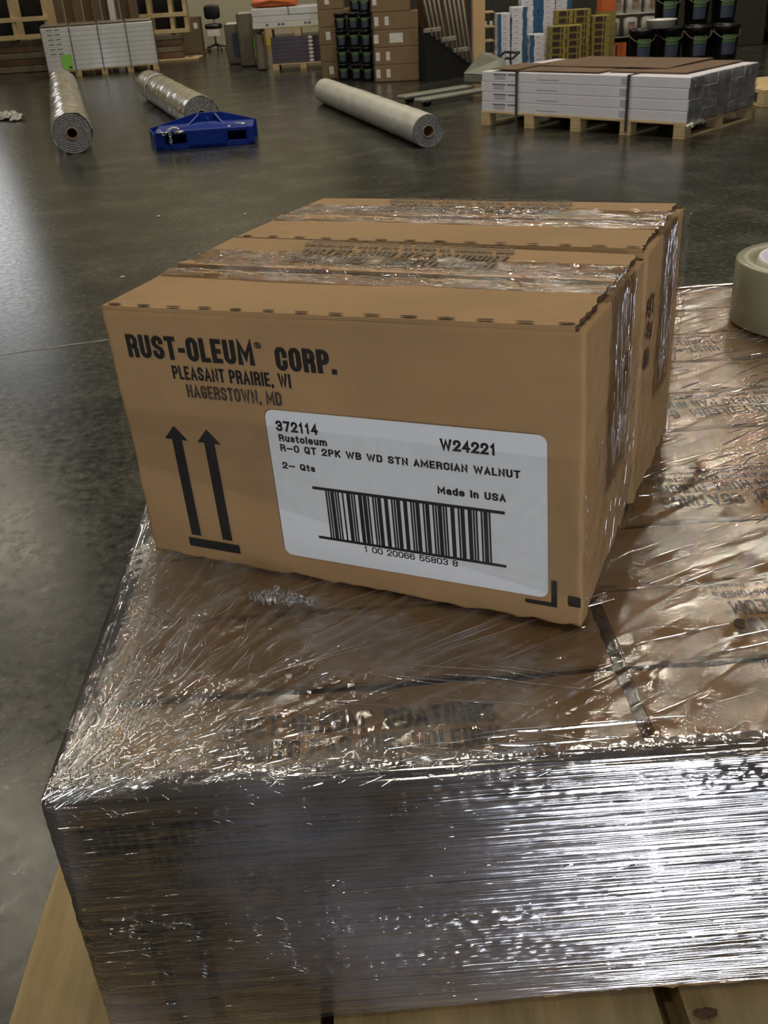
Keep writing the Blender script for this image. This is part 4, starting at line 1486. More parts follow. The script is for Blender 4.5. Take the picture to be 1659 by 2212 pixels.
# chain and shackle
ch = MB()
for i in range(9):
    a = i / 8
    cx, cy, cz = .045 + .16 * a, -.012 + .0 * a, .165 - .02 * math.sin(a * 6) - (.0 if i % 2 else .006)
    pts = []
    for k in range(11):
        q = 2 * math.pi * k / 10
        if i % 2:
            pts.append((cx + .017 * math.cos(q), cy + .011 * math.sin(q), cz))
        else:
            pts.append((cx + .017 * math.cos(q), cy, cz + .011 * math.sin(q)))
    ch.tube(pts, .0045, 6, caps=False)
for i in range(5):
    pts = []
    for k in range(11):
        q = 2 * math.pi * k / 10
        pts.append((.135 + (.011 * math.cos(q) if i % 2 else 0), -.016 + (0 if i % 2 else .006 * math.cos(q)), .145 - i * .022 + .016 * math.sin(q)))
    ch.tube(pts, .0045, 6, caps=False)
ch.build('chain', M['steel'], root, True)
MB().tube([(.17, -.012, .138), (.255, -.012, .146)], .011, 10).build('shackle_pin', M['steel'], root, True)
MB().tube([(.70, .18, .158), (.78, .09, .160)], .012, 10).build('lock_pin', M['steel'], root, True)
MB().tube([(.635, .02, .155), (.665, .02, .157)], .01, 8).build('bolt', M['steel'], root, True)
# pole spike into the roll
MB().tube([(.45, .46, .165), (.44, .60, .165)], .035, 16).build('pole_stub', M['blue'], root, True)

# ================================================================== WHITE FLOORING PALLET (right)
def pallet_simple(root, Wx, Dy, H, mat_, nblocks=5, nrows=3):
    """long side along x, near edge at y=0"""
    bw, bh = .10, H - .05
    for r_ in range(nrows):
        yy = (Dy - .1) * r_ / (nrows - 1)
        for k in range(nblocks):
            xx = (Wx - bw) * k / (nblocks - 1)
            MB().box((xx, yy, .018), (xx + bw, yy + .1, H - .032), bev=.004).build('block', mat_, root)
    for k in range(nblocks):
        xx = (Wx - bw) * k / (nblocks - 1)
        MB().box((xx, 0, .0), (xx + bw, Dy, .0178), bev=.002).build('bottom_board', mat_, root)
    for r_ in range(7):
        yy = (Dy - .1) * r_ / 6
        MB().box((0, yy, H - .016), (Wx, yy + .1, H), bev=.002).build('deck_board', mat_, root)
    for k in range(nblocks):
        xx = (Wx - bw) * k / (nblocks - 1)
        MB().box((xx, 0, H - .0318), (xx + bw, Dy, H - .0162), bev=.002).build('stringer_board', mat_, root)


FA = math.atan2(7.91 - 9.35, 2.51 - 1.10)
fo = (1.10, 9.35)
FL, FD, FH = 2.02, 1.15, .12
root = thing('wooden_pallet', 'low pale pallet under the white flooring cartons at upper right', 'pallet', (fo[0], fo[1], 0), FA)
pallet_simple(root, FL, FD, FH, M['wood_light'])
cf, sf = math.cos(FA), math.sin(FA)
fproto = None
for col_ in range(5):
    for lay in range(4):
        x0, y0, z0_ = .0, .01 + col_ * .225, FH + .0004 + lay * .0815
        jx = random.uniform(-.006, .006)
        wx, wy = fo[0] + cf * (x0 + jx) - sf * y0, fo[1] + sf * (x0 + jx) + cf * y0
        layer = ['bottom layer', 'second layer', 'third layer', 'top layer'][lay]
        colt = ['nearest row', 'second row', 'third row', 'fourth row', 'rearmost row'][col_]
        lb = 'long white flooring carton, %s, %s of the strapped pallet' % (layer, colt)
        if fproto is None:
            t = thing('flooring_carton', lb, 'carton', (wx, wy, z0_), FA, 'white flooring cartons on the strapped pallet')
            MB().box((0, 0, 0), (FL, .221, .080), bev=.004).build('carton_board', M['white_box'], t)
            MB().box((FL, .004, .004), (FL + .002, .217, .076)).build('end_panel', M['grey_end'], t)
            for (a, b) in ((.13, .27), (.29, .39)):
                MB().box((a, -.002, .056), (b, -.0002, .066)).build('print_line', M['print_grey'], t)
            MB().box((.14, -.002, .025), (.26, -.0002, .05)).build('print_block', M['print_pale'], t)
            MB().box((.60, -.002, .028), (.82, -.0002, .033)).build('print_line', M['print_pale'], t)
            MB().box((1.42, -.002, .018), (1.50, -.0002, .065)).build('print_block', M['print_pale'], t)
            fproto = t
        else:
            t = copy_tree(fproto)
            t.location = (wx, wy, z0_)
            t['label'] = lb
ZT = FH + 4 * .0815


def fw(x, y, z):
    return (fo[0] + cf * x - sf * y, fo[1] + sf * x + cf * y, z)


# film over the ends
t = thing('shrink_film', 'glossy clear film over the ends of the white flooring cartons', 'plastic film', (fo[0], fo[1], 0), FA)
Y = np.linspace(-.0, FD - .0, 60); Z = np.linspace(FH - .01, ZT + .004, 30)
a, b = np.meshgrid(Y, Z, indexing='ij')
fm = film_mat('shiny_end_film', gloss=.12, fres=.5, haze=.3, rough=.15, bump=.8, scales=(12, 12, 20), streakgain=.3, hazescale=6, distance=.01)
mb = MB(); mb.grid(np.stack([FL + .006 + .012 * ridge(vnoise(a * 12, b * 30, 3)) ** 2, a, b], -1))
mb.build('end_sheet', fm, t, True)
X_, Y_, Z_ = crumple('t', 0, 0, .13, .04, 1.5, .035, 9, z=FH - .03)
mb = MB(); mb.grid(np.stack([X_ + FL + .035, Y_ + .12, Z_], -1))
mb.build('loose_tail', M['film_scrap'], t, True)
# straps
for xs_ in (.40, 1.50):
    mb = MB()
    w2 = .012
    for (p0, p1) in (((-.004, FH - .02), (-.004, ZT + .003)),):
        mb.box((xs_ - w2, -.009, .03), (xs_ + w2, -.004, ZT + .006))
    mb.box((xs_ - w2, -.009, ZT + .002), (xs_ + w2, FD, ZT + .006))
    mb.box((xs_ - w2, FD, .03), (xs_ + w2, FD + .005, ZT + .006))
    o = mb.build('plastic_strap', M['strap'])
    o.location = (fo[0], fo[1], 0); o.rotation_euler = (0, 0, FA)
    tag(o, 'dark strap around the white flooring pallet, %s one' % ('left' if xs_ < 1 else 'right'), 'strap', 'straps on the white flooring pallet')
# brown sheets on top
for i, (xa, xb, ya, yb, z) in enumerate(((.22, 1.18, .04, 1.02, 0), (1.20, 1.90, .16, 1.10, 0), (.40, 1.62, .34, 1.12, .012), (.10, .38, .02, .5, .012))):
    mb = MB()
    X = np.linspace(xa, xb, 12); Y = np.linspace(ya, yb, 10)
    a, b = np.meshgrid(X, Y, indexing='ij')
    zz = ZT + .009 + z + .006 * vnoise(a * 3, b * 3, 40 + i)
    T = np.stack([a, b + .02 * (a - xa), zz], -1)
    B_ = T.copy(); B_[..., 2] -= .007
    mb.grid(T); mb.grid(B_[::-1])
    for s_l in (np.s_[:, 0], np.s_[::-1, -1], np.s_[0, ::-1], np.s_[-1, :]):
        mb.grid(np.stack([B_[s_l], T[s_l]], 1))
    o = mb.build('cardboard_sheet', mat('dark_brown_sheet', (.115, .07, .04), .8, .15, 2) if i == 0 else D.materials['dark_brown_sheet'])
    o.location = (fo[0], fo[1], 0); o.rotation_euler = (0, 0, FA)
    tag(o, ['flat brown cardboard sheet on the left half of the flooring pallet', 'flat brown cardboard sheet on the right end of the flooring pallet', 'brown cardboard sheet on top of the others on the flooring pallet', 'small brown sheet overhanging near left corner of flooring pallet'][i], 'cardboard sheet', 'brown sheets on the flooring pallet')

# another pallet peeking in at the right edge
root = thing('wooden_pallet', 'corner of a wooden pallet cut off at the right edge', 'pallet', (3.66, 9.35, 0), .2)
pallet_simple(root, 1.1, .9, .145, M['wood_light'], 3, 3)

# ================================================================== PALLET JACK
root = thing('pallet_jack', 'grey pallet jack with long forks lying toward the left', 'pallet jack', (1.40, 11.75, 0), math.radians(-142))
# local +x along forks
for (yy, x1) in ((.13, 1.15), (-.26, 1.05)):
    MB().box((.02, yy, .045), (x1, yy + .15, .085), bev=.012).build('fork', M['jack'], root)
    MB().tube([(x1 - .12, yy + .03, .035), (x1 - .12, yy + .12, .035)], .034, 16).build('fork_roller', M['black'], root, True)
MB().box((-.22, -.27, .10), (.04, .30, .20), bev=.02).build('chassis', M['jack'], root)
mb = MB()
mb.add([(-.20, -.24, .2), (.04, -.26, .2), (.04, .28, .2), (-.20, .26, .2), (-.19, -.12, .40), (-.10, -.12, .40), (-.10, .14, .34), (-.19, .14, .34)],
       [(3, 2, 1, 0), (4, 5, 6, 7), (0, 1, 5, 4), (1, 2, 6, 5), (2, 3, 7, 6), (3, 0, 4, 7)])
mb.build('hood', M['jack'], root)
for yy in (-.10, .06):
    MB().tube([(-.24, yy, .085), (-.24, yy + .05, .085)], .085, 24).build('steer_wheel', M['black'], root, True)
MB().tube([(-.2, .01, .26), (-.36, .01, .34)], .022, 12).build('handle_tube', M['jack'], root, True)
MB().tube([(-.35, -.11, .33), (-.46, -.10, .38), (-.46, .12, .38), (-.35, .13, .33), (-.35, -.11, .33)], .015, 10).build('handle_loop', M['black'], root, True)


# ================================================================== BACKGROUND STOCK
def carton(name, label, lo, size, mat_, rz=0.0, group=None, stickers=(), bev=.004, cat='carton', extra=None):
    """a carton with its top seam and any stickers; stickers=(face, a, z, w, h, mat)"""
    t = thing(name, label, cat, lo, rz, group)
    sx, sy, sz = size
    MB().box((0, 0, 0), (sx, sy, sz), bev=bev).build('board_box', mat_, t)
    for (face, a, z, w_, h_, m_) in stickers:
        b_ = MB()
        if face == 'f':
            b_.box((a, -.002, z), (a + w_, -.0002, z + h_))
        elif face == 'r':
            b_.box((sx + .0002, a, z), (sx + .002, a + w_, z + h_))
        elif face == 'l':
            b_.box((-.002, a, z), (-.0002, a + w_, z + h_))
        b_.build('sticker' if m_ in (M['sticker'], M['green']) else 'printed_panel', m_, t)
    return t


# --- white wrapped pallet at upper left : four wrapped columns
wa = math.atan2(18.05 - 16.9, -3.32 + 4.95)
wa = math.atan2(.42, 1.72)
wo = (-5.02, 17.45)
root = thing('wooden_pallet', 'low dark-gapped pallet under the white wrapped cartons at upper left', 'pallet', (wo[0], wo[1], 0), wa)
pallet_simple(root, 1.78, .9, .10, M['wood_light'], 5, 2)
cw, sw = math.cos(wa), math.sin(wa)
for k in range(4):
    for lay in range(9):
        x0 = k * .446
        t = carton('wrapped_carton', 'white wrapped carton on upper-left pallet, %s, %s' % (['leftmost column', 'second column', 'third column', 'rightmost column'][k], ORD[lay]),
                   (wo[0] + cw * x0, wo[1] + sw * x0, .1004 + lay * .0702), (.44, .88, .0695), M['white_wrap'], wa, 'white wrapped cartons on the upper-left pallet',
                   [('f', .09, .032, .09, .016, M['print_grey']), ('f', .21, .032, .08, .016, M['print_grey'])] if k == 0 and lay > 2 else [], bev=.006)
t = thing('green_notice', 'lime green paper sheet stuck on the white wrapped cartons', 'paper', (wo[0] + cw * .24, wo[1] + sw * .24, 0), wa)
MB().box((0, -.012, .11), (.17, -.009, .34)).build('paper_sheet', M['green'], t)
MB().box((.10, -.0135, .13), (.145, -.0122, .16)).build('printed_mark', M['ink'], t)
for k in range(5):
    x0 = k * .446 - .003
    mb = MB().box((-.006, -.012, .05), (.006, -.004, .735)).box((-.006, -.012, .7345), (.006, .88, .739))
    o = mb.build('plastic_strap', M['strap'])
    o.location = (wo[0] + cw * x0, wo[1] + sw * x0, 0); o.rotation_euler = (0, 0, wa)
    tag(o, 'vertical dark strap on the white wrapped columns, %s' % ['leftmost', 'second from the left', 'middle one', 'second from the right', 'rightmost'][k], 'strap', 'straps on the upper-left white pallet')
t = thing('grey_cover', 'thin grey board lying on top of the white wrapped cartons', 'cover board', (wo[0], wo[1], .741), wa)
for k in range(4):
    MB().box((.012 + k * .446, .02, .0), (.43 + k * .446, .86, .03), bev=.01).build('cover_panel', M['taupe'], t)

# --- far left: plank bundles with crates on top
for i in range(5):
    carton('plank_carton', 'long brown wrapped plank bundle at far left, %s' % (['lowest of five', 'second from the floor', 'middle of five', 'fourth from the floor', 'topmost'][i]),
           (-7.1, 19.0, .004 + i * .106), (1.85, .9, .103), M['wood_brown'] if i % 2 else M['taupe'], .06, 'brown plank bundles at far left', bev=.012)


def crate(label, loc, W_, H_, Dp, rz=0, rows_=(0, .5, 1), cols_=(0, .5, 1), m_=None, kind='shipping_crate', back=True):
    t = thing(kind, label, 'pallet', loc, rz)
    m_ = m_ or M['wood_light']
    bw = .07
    for r_ in rows_:
        z = (H_ - bw) * r_
        MB().box((0, 0, z), (W_, .022, z + bw), bev=.003).build('rail', m_, t)
        MB().box((0, Dp - .022, z), (W_, Dp, z + bw), bev=.003).build('rail', m_, t)
    for c3 in cols_:
        x = (W_ - bw) * c3
        MB().box((x, .0225, 0), (x + bw, Dp - .0225, H_), bev=.003).build('post', m_, t)
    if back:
        MB().box((.01, Dp - .06, .01), (W_ - .01, Dp - .03, H_ - .01)).build('back_panel', M['hole'], t)  # near-black sheet stands for the shade inside the open crate
    return t


crate('open pale wood crate on the plank bundles at far left', (-7.0, 18.85, .538), 1.72, .72, .6, .06, (0, .42, 1), (0, .33, .66, 1))
# dark brown upright boards
for i in range(9):
    x0 = -5.30 + i * .165
    tag(MB().box((0, 0, 0), (.155, .04, 1.30 + .05 * (i % 3)), bev=.004).build('upright_board', M['wood_brown'] if i % 2 else M['tower_dark']),
        'dark brown upright board behind the white wrapped pallet, %s' % ['leftmost', 'second from the left', 'third from the left', 'fourth from the left', 'middle one', 'fourth from the right', 'third from the right', 'second from the right', 'rightmost'][i], 'board', 'brown upright boards behind the white pallet').location = (x0, 19.55 + .05 * (i % 2), 0)
# stacked taupe bundles right of the white pallet with a crate on top
for i in range(4):
    carton('plank_carton', 'short taupe wrapped bundle right of the white pallet, %s' % (['on the floor', 'second from the floor', 'third from the floor', 'topmost'][i]),
           (-3.78, 19.8, .031 + i * .104), (.62, .6, .10), M['taupe'] if i % 2 else M['wood_brown'], .1, 'taupe bundles right of the white pallet', bev=.014)
tag(MB().box((0, 0, 0), (.95, .65, .029), bev=.004).build('wooden_skid', M['wood_light']), 'pale low skid lying under the taupe bundles', 'pallet').location = (-3.84, 19.75, 0)
crate('open pale wood crate standing on the taupe bundles', (-3.98, 19.75, .452), .98, .66, .5, .08, (0, .45, 1), (0, .30, .72, 1))
tag(MB().box((0, 0, 0), (.10, .10, 1.32), bev=.006).build('wooden_post', M['sticker']), 'weathered white post beside the crate behind the white pallet', 'post').location = (-4.30, 19.35, 0)
# brown carton and chair at the wall
carton('tall_carton', 'tall plain brown carton standing against the beige wall', (-3.42, 21.4, 0.02), (.40, .45, .62), M['tower_dark'], .05,
       stickers=[('f', .27, .42, .08, .1, M['sticker'])])
tag(MB().box((0, 0, 0), (.55, .6, .0195), bev=.004).build('wooden_skid', M['wood_brown']), 'thin dark skid under the tall brown carton', 'pallet').location = (-3.48, 21.35, 0)
root = thing('office_chair', 'small black padded chair on casters against the beige wall', 'chair', (-2.79, 21.7, 0), 0)
mb = MB()
T_ = np.linspace(0, 2 * math.pi, 25)[:-1]


def cushion(mb, cx, cy, cz, sx, sy, sz):
    vs, fs = [], []
    n_, m_ = 20, 9
    for i in range(n_):
        for j in range(m_):
            a = 2 * math.pi * i / n_; b = -math.pi / 2 + math.pi * j / (m_ - 1)
            p = .45
            sg = lambda q: math.copysign(abs(q) ** p, q)
            vs.append((cx + sx * sg(math.cos(b)) * sg(math.cos(a)), cy + sy * sg(math.cos(b)) * sg(math.sin(a)), cz + sz * sg(math.sin(b))))
    for i in range(n_):
        for j in range(m_ - 1):
            fs.append((i * m_ + j, ((i + 1) % n_) * m_ + j, ((i + 1) % n_) * m_ + j + 1, i * m_ + j + 1))
    mb.add(vs, fs)


mb = MB(); cushion(mb, -.02, .12, .70, .16, .05, .13); mb.build('backrest', M['black'], root, True)
mb = MB(); cushion(mb, 0, 0, .45, .17, .17, .05); mb.build('seat', M['black'], root, True)
MB().tube([(0, .0, .12), (0, 0, .42)], .025, 10).build('column', M['steel'], root, True)
MB().tube([(0, .14, .44), (0, .17, .62)], .02, 8).build('back_bracket', M['steel'], root, True)
MB().box((-.12, -.175, .28), (.13, -.165, .40), bev=.003).build('under_tray', M['sticker'], root)
for k in range(5):
    a = 2 * math.pi * k / 5 + .3
    MB().tube([(0, 0, .12), (.2 * math.cos(a), .2 * math.sin(a), .07)], [.02, .012], 8).build('base_arm', M['black'], root, True)
    MB().tube([(.2 * math.cos(a) - .012, .2 * math.sin(a), .03), (.2 * math.cos(a) + .012, .2 * math.sin(a), .03)], .03, 12).build('caster', M['black'], root, True)

# --- mixed pallet load, centre left
ca_ = .03
root = thing('wooden_pallet', 'pale pallet on the floor under the purple-brown cartons', 'pallet', (-1.28, 16.35, 0), ca_)
pallet_simple(root, .95, .9, .09, M['wood_light'], 3, 3)
for i in range(7):
    carton('dark_carton', 'flat purple-brown carton with a pale oval mark, %s of seven' % (['lowest', 'second', 'third', 'fourth', 'fifth', 'sixth', 'topmost'][i]),
           (-1.27, 16.35, .0905 + i * .0525), (.93, .88, .052), M['purple'], ca_, 'purple-brown cartons between two pallets', bev=.003)
    c_o = D.objects['dark_carton' if i == 0 else 'dark_carton.%03d' % i]
    mb = MB()
    n = 14
    mb.add([(.60 + .035 * math.cos(k * 2 * math.pi / n), -.002, .026 + .020 * math.sin(k * 2 * math.pi / n)) for k in range(n)], [tuple(range(n))])
    mb.build('oval_mark', M['sticker'], c_o)
root = thing('wooden_pallet', 'yellowish pallet resting on the purple-brown cartons', 'pallet', (-1.34, 16.35, .459), ca_)
pallet_simple(root, .98, .9, .125, M['wood_light'], 3, 3)
for i in range(2):
    t = carton('white_carton', ['long white carton with dark round marks on the upper pallet', 'long pale carton lying on the white marked one'][i], (-1.52 + .01 * i, 16.34, .585 + i * .082), (1.12, .85, .080), M['white_wrap'] if i else M['jug'], ca_, None, bev=.004)
    if i == 0:
        for xx in (.22, .40, .46, .80, .86):
            mb = MB(); n = 12
            mb.add([(xx + .025 * math.cos(k * 2 * math.pi / n), -.002, .045 + .018 * math.sin(k * 2 * math.pi / n)) for k in range(n)], [tuple(range(n))])
            mb.build('round_mark', M['print_grey'], t)
for i in range(2):
    carton('clear_bin', ['left translucent white carton above the marked carton', 'right translucent white carton above the marked carton'][i], (-1.52 + i * .56, 16.35, .750), (.55, .8, .105), M['white_wrap'], ca_, 'white cartons under the orange bundle', bev=.01)
t = thing('orange_bundle', 'orange wrapped bundle on top of the mixed pallet load', 'bundle', (-1.52, 16.4, .856), ca_)
mb = MB(); cushion(mb, .35, .35, .06, .36, .33, .06); mb.build('wrapped_bundle', M['orange'], t, True)
MB().tube([(.05, .02, .06), (.3, .0, .10), (.6, .02, .06)], .02, 8).build('rolled_edge', M['orange'], t, True)
carton('orange_carton', 'small orange carton standing at the right of the mixed load', (-.39, 16.36, .668), (.06, .3, .22), M['orange'], ca_)
for i, (x, y, w_, h_) in enumerate(((-2.14, 17.9, .42, .64), (-1.86, 17.3, .42, .80), (-1.52, 16.42, .14, .52))):
    carton('wrapped_stack', ['left taupe film-wrapped load beside the beige wall', 'tall taupe film-wrapped load with green paper strip', 'narrow taupe film-wrapped load beside the purple cartons'][i], (x, y, 0), (w_, .5 if i < 2 else .7, h_), M['taupe'], .02 * i,
           stickers=[('f', .24, .12, .08, .30, M['green'])] if i == 1 else [('f', .12, .12, .16, .36, M['plate_blue'])] if i == 0 else [], cat='wrapped load', bev=.03)

# --- brown carton towers with black pails
TW = [('left tower', -.47, 14.45, .42, 5, .21), ('right tower', .24, 13.62, .57, 5, .20)]
for (nm, x0, y0, wd, n_, h_) in TW:
    for i in range(n_):
        st = []
        if nm == 'left tower':
            st = [('f', .10 + .12 * (i % 2), .06, .06, .10, M['sticker'])] + ([('f', .26, .07, .05, .09, M['sticker'])] if i % 2 else [])
        else:
            st = [('f', .02, .05, .05, .10, M['sticker']), ('f', .15, .05, .05, .10, M['sticker'])] if i != 2 else [('f', .20, .05, .17, .11, M['sticker']), ('f', .0, .05, .06, .10, M['sticker'])]
            if i == 4:
                st = [('f', .02, .08, .05, .10, M['sticker'])]
        carton('brown_carton', 'brown carton with white stickers in the %s, %s' % (nm, ['lowest', 'second from the floor', 'third from the floor', 'fourth from the floor', 'topmost'][i]),
               (x0 + random.uniform(-.008, .008), y0, .002 + i * (h_ + .001)), (wd - (.0 if i < 4 else .08), .42, h_), M['tower'], -.08 if nm == 'right tower' else -.05, 'brown cartons in the two towers', st, bev=.008)


def pail(label, loc, r, h, group, front=-math.pi / 2, first=[None]):
    if first[0] is None:
        t = thing('plastic_pail', label, 'pail', loc, 0, group)
        MB().lathe([(0, 0), (.125, 0), (.13, .005), (.145, .30), (.15, .30), (.152, .33), (.148, .345), (.13, .345), (.13, .338), (0, .338)], 28).build('pail_body', M['black'], t, True)
        for (z0_, z1_, mm) in ((.17, .25, M['plate_green']), (.05, .165, M['plate_blue'])):
            mb = MB()
            A2 = np.linspace(-math.pi / 2 - .55, -math.pi / 2 + .55, 9)
            a, z = np.meshgrid(A2, np.array([z0_, z1_]), indexing='ij')
            rr = .131 + .015 * z / .3 + .0025
            mb.grid(np.stack([rr * np.cos(a), rr * np.sin(a), z], -1))
            mb.build('paper_label', mm, t, True)
        mb = MB()
        mb.tube([(.15 * math.cos(a), -.0 + .156 * math.sin(a) * .98, .30 - .09 * abs(math.sin(a)) ** 1) for a in np.linspace(math.pi, 2 * math.pi, 12)], .003, 5)
        mb.build('wire_handle', M['rib'], t)
        first[0] = t
    else:
        t = copy_tree(first[0])
        t.location = loc
        t['label'] = label
        t['group'] = group
    t.scale = (r / .15, r / .15, h / .345)
    return t


for cidx, (x0, y0) in enumerate(((-.17, 14.25), (.0, 14.12), (.15, 13.96), (.04, 14.34))):
    for i in range(5 if cidx > 1 else 4):
        pail('small black pail between the brown towers, %s pile, %s' % (['left', 'middle', 'right', 'rear'][cidx], ORD[i]), (x0, y0, .001 + i * .201), .085, .20, 'black pails between the brown towers')

# --- black slanted rack with grey ribs
root = thing('slanted_rack', 'black draped rack with grey ribs sloping down to the right', 'display rack', (.87, 13.25, 0), .62)
mb = MB()
mb.add([(0, 0, 0), (.76, 0, 0), (.76, 0, .14), (0, 0, .62), (0.1, .25, 0), (.86, .25, 0), (.86, .25, .14), (0.1, .25, .62)],
       [(0, 1, 2, 3), (7, 6, 5, 4), (0, 3, 7, 4), (1, 5, 6, 2), (3, 2, 6, 7), (0, 4, 5, 1)])
mb.build('black_drape', M['black_cloth'], root)
MB().box((.30, .26, .0), (.92, .5, 1.35), bev=.01).build('backing', M['wood_brown'], root)
for k in range(9):
    x = .10 + k * .078 + (.03 if k > 3 else 0)
    zb = .60 - (x / .76) * .46
    MB().tube([(x, -.02, zb - .02), (x - .03, .22, 1.35)], .015, 8).build('rib', M['rib'], root, True)
for (z, x) in ((.56, .0), (.44, .25), (.30, .45)):
    MB().box((x, -.01, z), (x + .26, .03, z + .05), bev=.004).build('cross_bar', M['rib'], root)

# --- pale timber post
tag(MB().box((0, 0, 0), (.16, .16, 2.2), bev=.006).build('timber_post', mat('bright_pine', (.62, .42, .22), .7, .08, 3)), 'bright pale pine post beside the slanted black rack', 'post').location = (1.56, 14.1, 0)
# small lit shelf things just right of post
t = thing('display_shelf', 'pale little shelf seen between the pine post and the blue cartons', 'shelf', (1.80, 15.0, 0), 0)
for k in range(4):
    MB().box((0, 0, .12 + k * .18), (.16, .3, .14 + k * .18), bev=.002).build('shelf_board', M['wood_light'], t)
for x in (0, .148):
    MB().box((x, .28, 0), (x + .012, .30, .9)).build('upright', M['black'], t)
for x in (.02, .10):
    MB().box((x, .05, .501), (x + .04, .09, .56), bev=.004).build('lamp_tin', M['sticker'], t)

# --- white and blue cartons, olive cartons
wb = [(1.93, 14.45, .17, 10, 0), (2.12, 14.42, .20, 11, 1), (2.34, 14.28, .20, 6, 0), (2.30, 14.75, .22, 13, 1), (2.54, 14.80, .22, 13, 0), (2.78, 14.85, .22, 13, 1)]
for si, (x0, y0, w_, n_, sd) in enumerate(wb):
    for i in range(n_):
        a = w_ * (.70 if sd else .0)
        side = ['leftmost narrow pile', 'second pile from the left', 'low front pile', 'tall pile behind the low one', 'tall pile behind the olive cartons', 'rightmost tall pile'][si]
        jx = random.uniform(-.006, .006)
        if i == 0:
            p_ = carton('blue_white_carton', 'flat white carton with blue end print, %s' % side, (x0, y0, .001), (w_, .3, .066), M['white_box'], 0, 'white and blue cartons beside the olive ones',
                        [('f', a, .0, w_ * .30, .065, M['navy']), ('f', w_ * (.12 if sd else .42), .03, w_ * .3, .012, M['print_pale'])], bev=.004)
            pp = p_
        else:
            p_ = copy_tree(pp)
        p_.location = (x0 + jx, y0, .001 + i * .067)
        p_['label'] = 'white carton with blue print, %s, %s' % (side, ORD[i])
ol = [(2.56, 14.0, .21, 6), (2.70, 14.32, .22, 8), (2.93, 14.30, .22, 8), (2.78, 14.0, .20, 6), (3.16, 14.22, .23, 7)]
for si, (x0, y0, w_, n_) in enumerate(ol):
    for i in range(n_):
        side = ['front left pile', 'second pile from the left at the back', 'middle back pile', 'front right pile', 'rightmost pile'][si]
        if i == 0:
            pp = p_ = carton('olive_carton', 'olive carton with dark brown picture, %s' % side, (x0, y0, .001), (w_, .27, .082), M['olive'], 0, 'olive cartons behind the flooring pallet',
                             [('f', .03, .012, .10, .060, M['choc']), ('f', .145, .012, .02, .060, M['choc'])], bev=.004)
        else:
            p_ = copy_tree(pp)
        p_.location = (x0 + random.uniform(-.004, .004), y0, .001 + i * .0835)
        p_['label'] = 'olive carton, %s, %s' % (side, ORD[i])

# --- shelf with white jugs, orange cartons
t = thing('low_shelf', 'dark low shelf holding white jugs behind the olive cartons', 'shelf', (3.42, 14.95, 0), 0)
MB().box((0, 0, .235), (.98, .45, .262), bev=.004).build('shelf_board', M['black'], t)
MB().box((0, .40, .0), (.98, .45, .235)).build('back_panel', M['pillar'], t)
for x in (0, .95):
    MB().box((x, 0, 0), (x + .03, .40, .235), bev=.003).build('side_panel', M['black'], t)


def jug(label, loc):
    if 'jug0' not in M:
        t = thing('plastic_jug', label, 'jug', loc, 0, 'white jugs on the low shelf')
        mb = MB()
        L_ = [(0, .0), (.02, .0), (.20, .0), (.23, .02), (.235, .05)]
        V, Fc = [], []
        prof = [(1, 0), (1, .20), (.96, .225), (.6, .245), (.3, .255)]
        k = 20
        for (s, z) in prof:
            for i in range(k):
                a = 2 * math.pi * i / k
                sg = lambda q: math.copysign(abs(q) ** .5, q)
                V.append((.10 * s * sg(math.cos(a)), .08 * s * sg(math.sin(a)), z))
        for j in range(len(prof) - 1):
            for i in range(k):
                Fc.append((j * k + i, j * k + (i + 1) % k, (j + 1) * k + (i + 1) % k, (j + 1) * k + i))
        Fc.append(tuple(range((len(prof) - 1) * k, len(prof) * k)))
        Fc.append(tuple(range(k - 1, -1, -1)))
        mb.add(V, Fc)
        mb.build('jug_body', M['jug'], t, True)
        MB().box((-.045, -.083, .05), (.055, -.081, .18)).build('paper_label', M['photo'], t)
        MB().box((-.03, -.0845, .145), (.03, -.0832, .17)).build('printed_panel', M['print_grey'], t)
        MB().tube([(0, 0, .25), (0, 0, .275)], .025, 14).build('cap', M['orange'], t, True)
        M['jug0'] = t
        return t
    t = copy_tree(M['jug0'])
    t.location = loc
    t['label'] = label
    return t


jn = ['left white jug in the lower row on the low shelf', 'middle white jug in the lower row on the low shelf', 'right white jug in the lower row on the low shelf']
for i in range(3):
    jug(jn[i], (3.62 + i * .25, 15.07, .263))
t = thing('cover_sheet', 'thin tray board between the two rows of jugs', 'tray', (3.50, 14.97, .539), 0)
MB().box((0, 0, 0), (.86, .26, .006)).build('tray_board', M['sticker'], t)
jn = ['left white jug in the upper row above the tray', 'middle white jug in the upper row above the tray', 'right white jug in the upper row above the tray']
for i in range(3):
    jug(jn[i], (3.66 + i * .25, 15.07, .546))
carton('orange_carton', 'bright orange carton beside the upper row of white jugs', (3.36, 14.62, .604), (.19, .3, .2), M['orange'])
for z_ in range(6):
    carton('olive_carton', 'plain olive carton under the orange carton, %s' % ORD[z_], (3.35, 14.62, .001 + z_ * .1005), (.21, .3, .1), M['olive'], 0, 'olive cartons under the orange one')
carton('orange_carton', 'orange and white carton below the low shelf', (3.50, 14.97, .001), (.32, .3, .19), M['orange'], stickers=[('f', .02, .02, .13, .14, M['sticker']), ('f', .17, .0, .02, .16, M['choc'])])
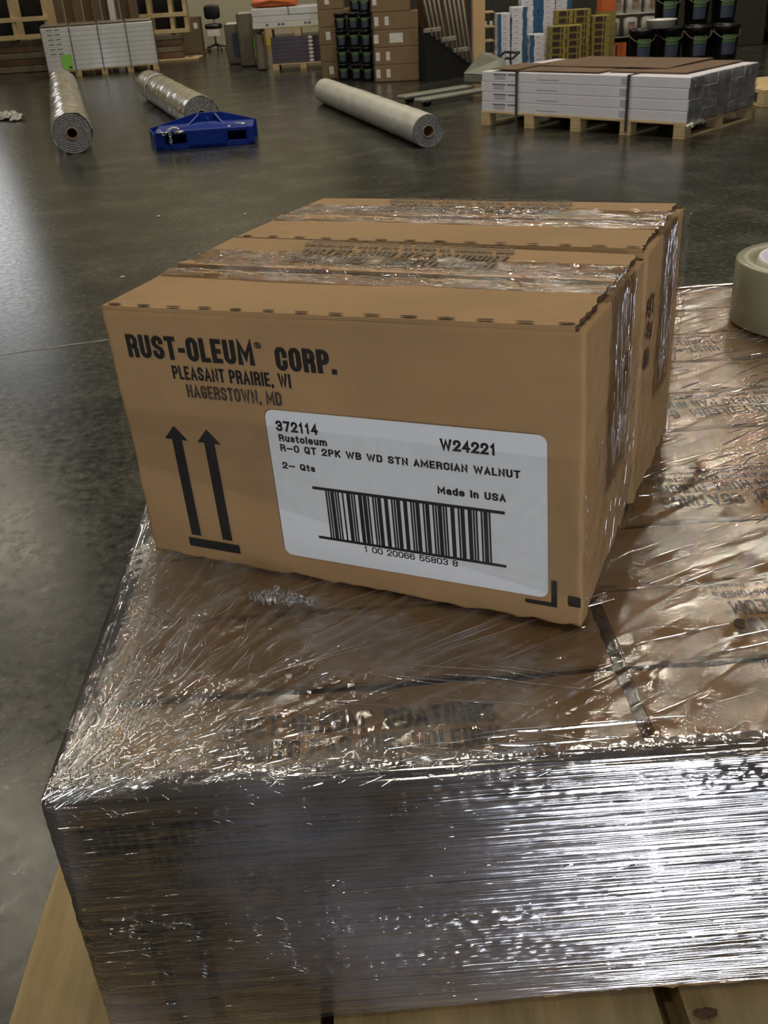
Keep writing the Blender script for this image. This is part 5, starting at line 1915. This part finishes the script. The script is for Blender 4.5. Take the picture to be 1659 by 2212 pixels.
# white bucket lid piece and black pails
t = thing('white_tub', 'shallow white tub standing on a black pail', 'tub', (4.02, 14.03, .347 + .06), 0)
MB().lathe([(0, 0), (.17, 0), (.185, .085), (.195, .09), (.195, .10), (.175, .10), (.165, .01), (0, .01)], 36).build('tub_body', M['jug'], t, True)
for i, (x0, y0, z0_) in enumerate(((3.78, 14.05, 0), (4.16, 14.1, 0), (4.50, 14.0, 0), (4.86, 13.95, 0), (4.20, 14.45, 0), (4.60, 14.45, 0), (4.95, 14.4, 0))):
    nm = ['leftmost', 'second', 'third', 'rightmost'][i] if i < 4 else 'rear'
    pail('big black pail with green and blue label, %s one of the front row' % nm if i < 4 else 'big black pail on the floor in the rear row, %s' % ['left', 'middle', 'right'][max(0, i - 4)], (x0, y0, .001), .172, .405, 'big black pails at upper right')
for i, (x0, y0) in enumerate(((4.20, 14.45), (4.60, 14.45), (4.95, 14.4))):
    pail('big black pail stacked on the rear row, %s' % ['left', 'middle', 'right'][i], (x0, y0, .407), .172, .405, 'big black pails at upper right')
# dark column and shelving at the right
tag(MB().box((0, 0, 0), (.62, .4, 3.0), bev=.01).build('storage_cabinet', M['pillar']), 'tall dark olive cabinet behind the black pails', 'cabinet').location = (5.38, 15.6, 0)
t = thing('storage_rack', 'dark steel rack with a blue bin at the right edge', 'rack', (6.02, 15.4, 0), 0)
for z in (.15, .62, 1.1, 1.6):
    MB().box((0, 0, z), (1.2, .5, z + .03), bev=.003).build('rack_shelf', M['black'], t)
for x in (0, 1.16):
    for y in (0, .46):
        MB().box((x, y, 0), (x + .04, y + .04, 2.0), bev=.003).build('upright', M['rib'], t)
MB().box((.02, .455, .02), (1.18, .46, 1.95)).build('back_panel', M['pillar'], t)
carton('blue_bin', 'blue bin on the lower shelf of the dark rack', (6.12, 15.45, .181), (.5, .35, .18), M['navy'], cat='bin')
carton('grey_carton', 'grey carton on the middle shelf of the dark rack', (6.10, 15.45, .651), (.6, .35, .3), M['plate_blue'])
# dark backdrop partition behind the right-hand stock
tag(MB().box((-.2, 16.9, 0), (12, 17.0, 3.2)).build('wall_right', M['pillar']), 'dark partition behind the stacked stock', kind='structure')
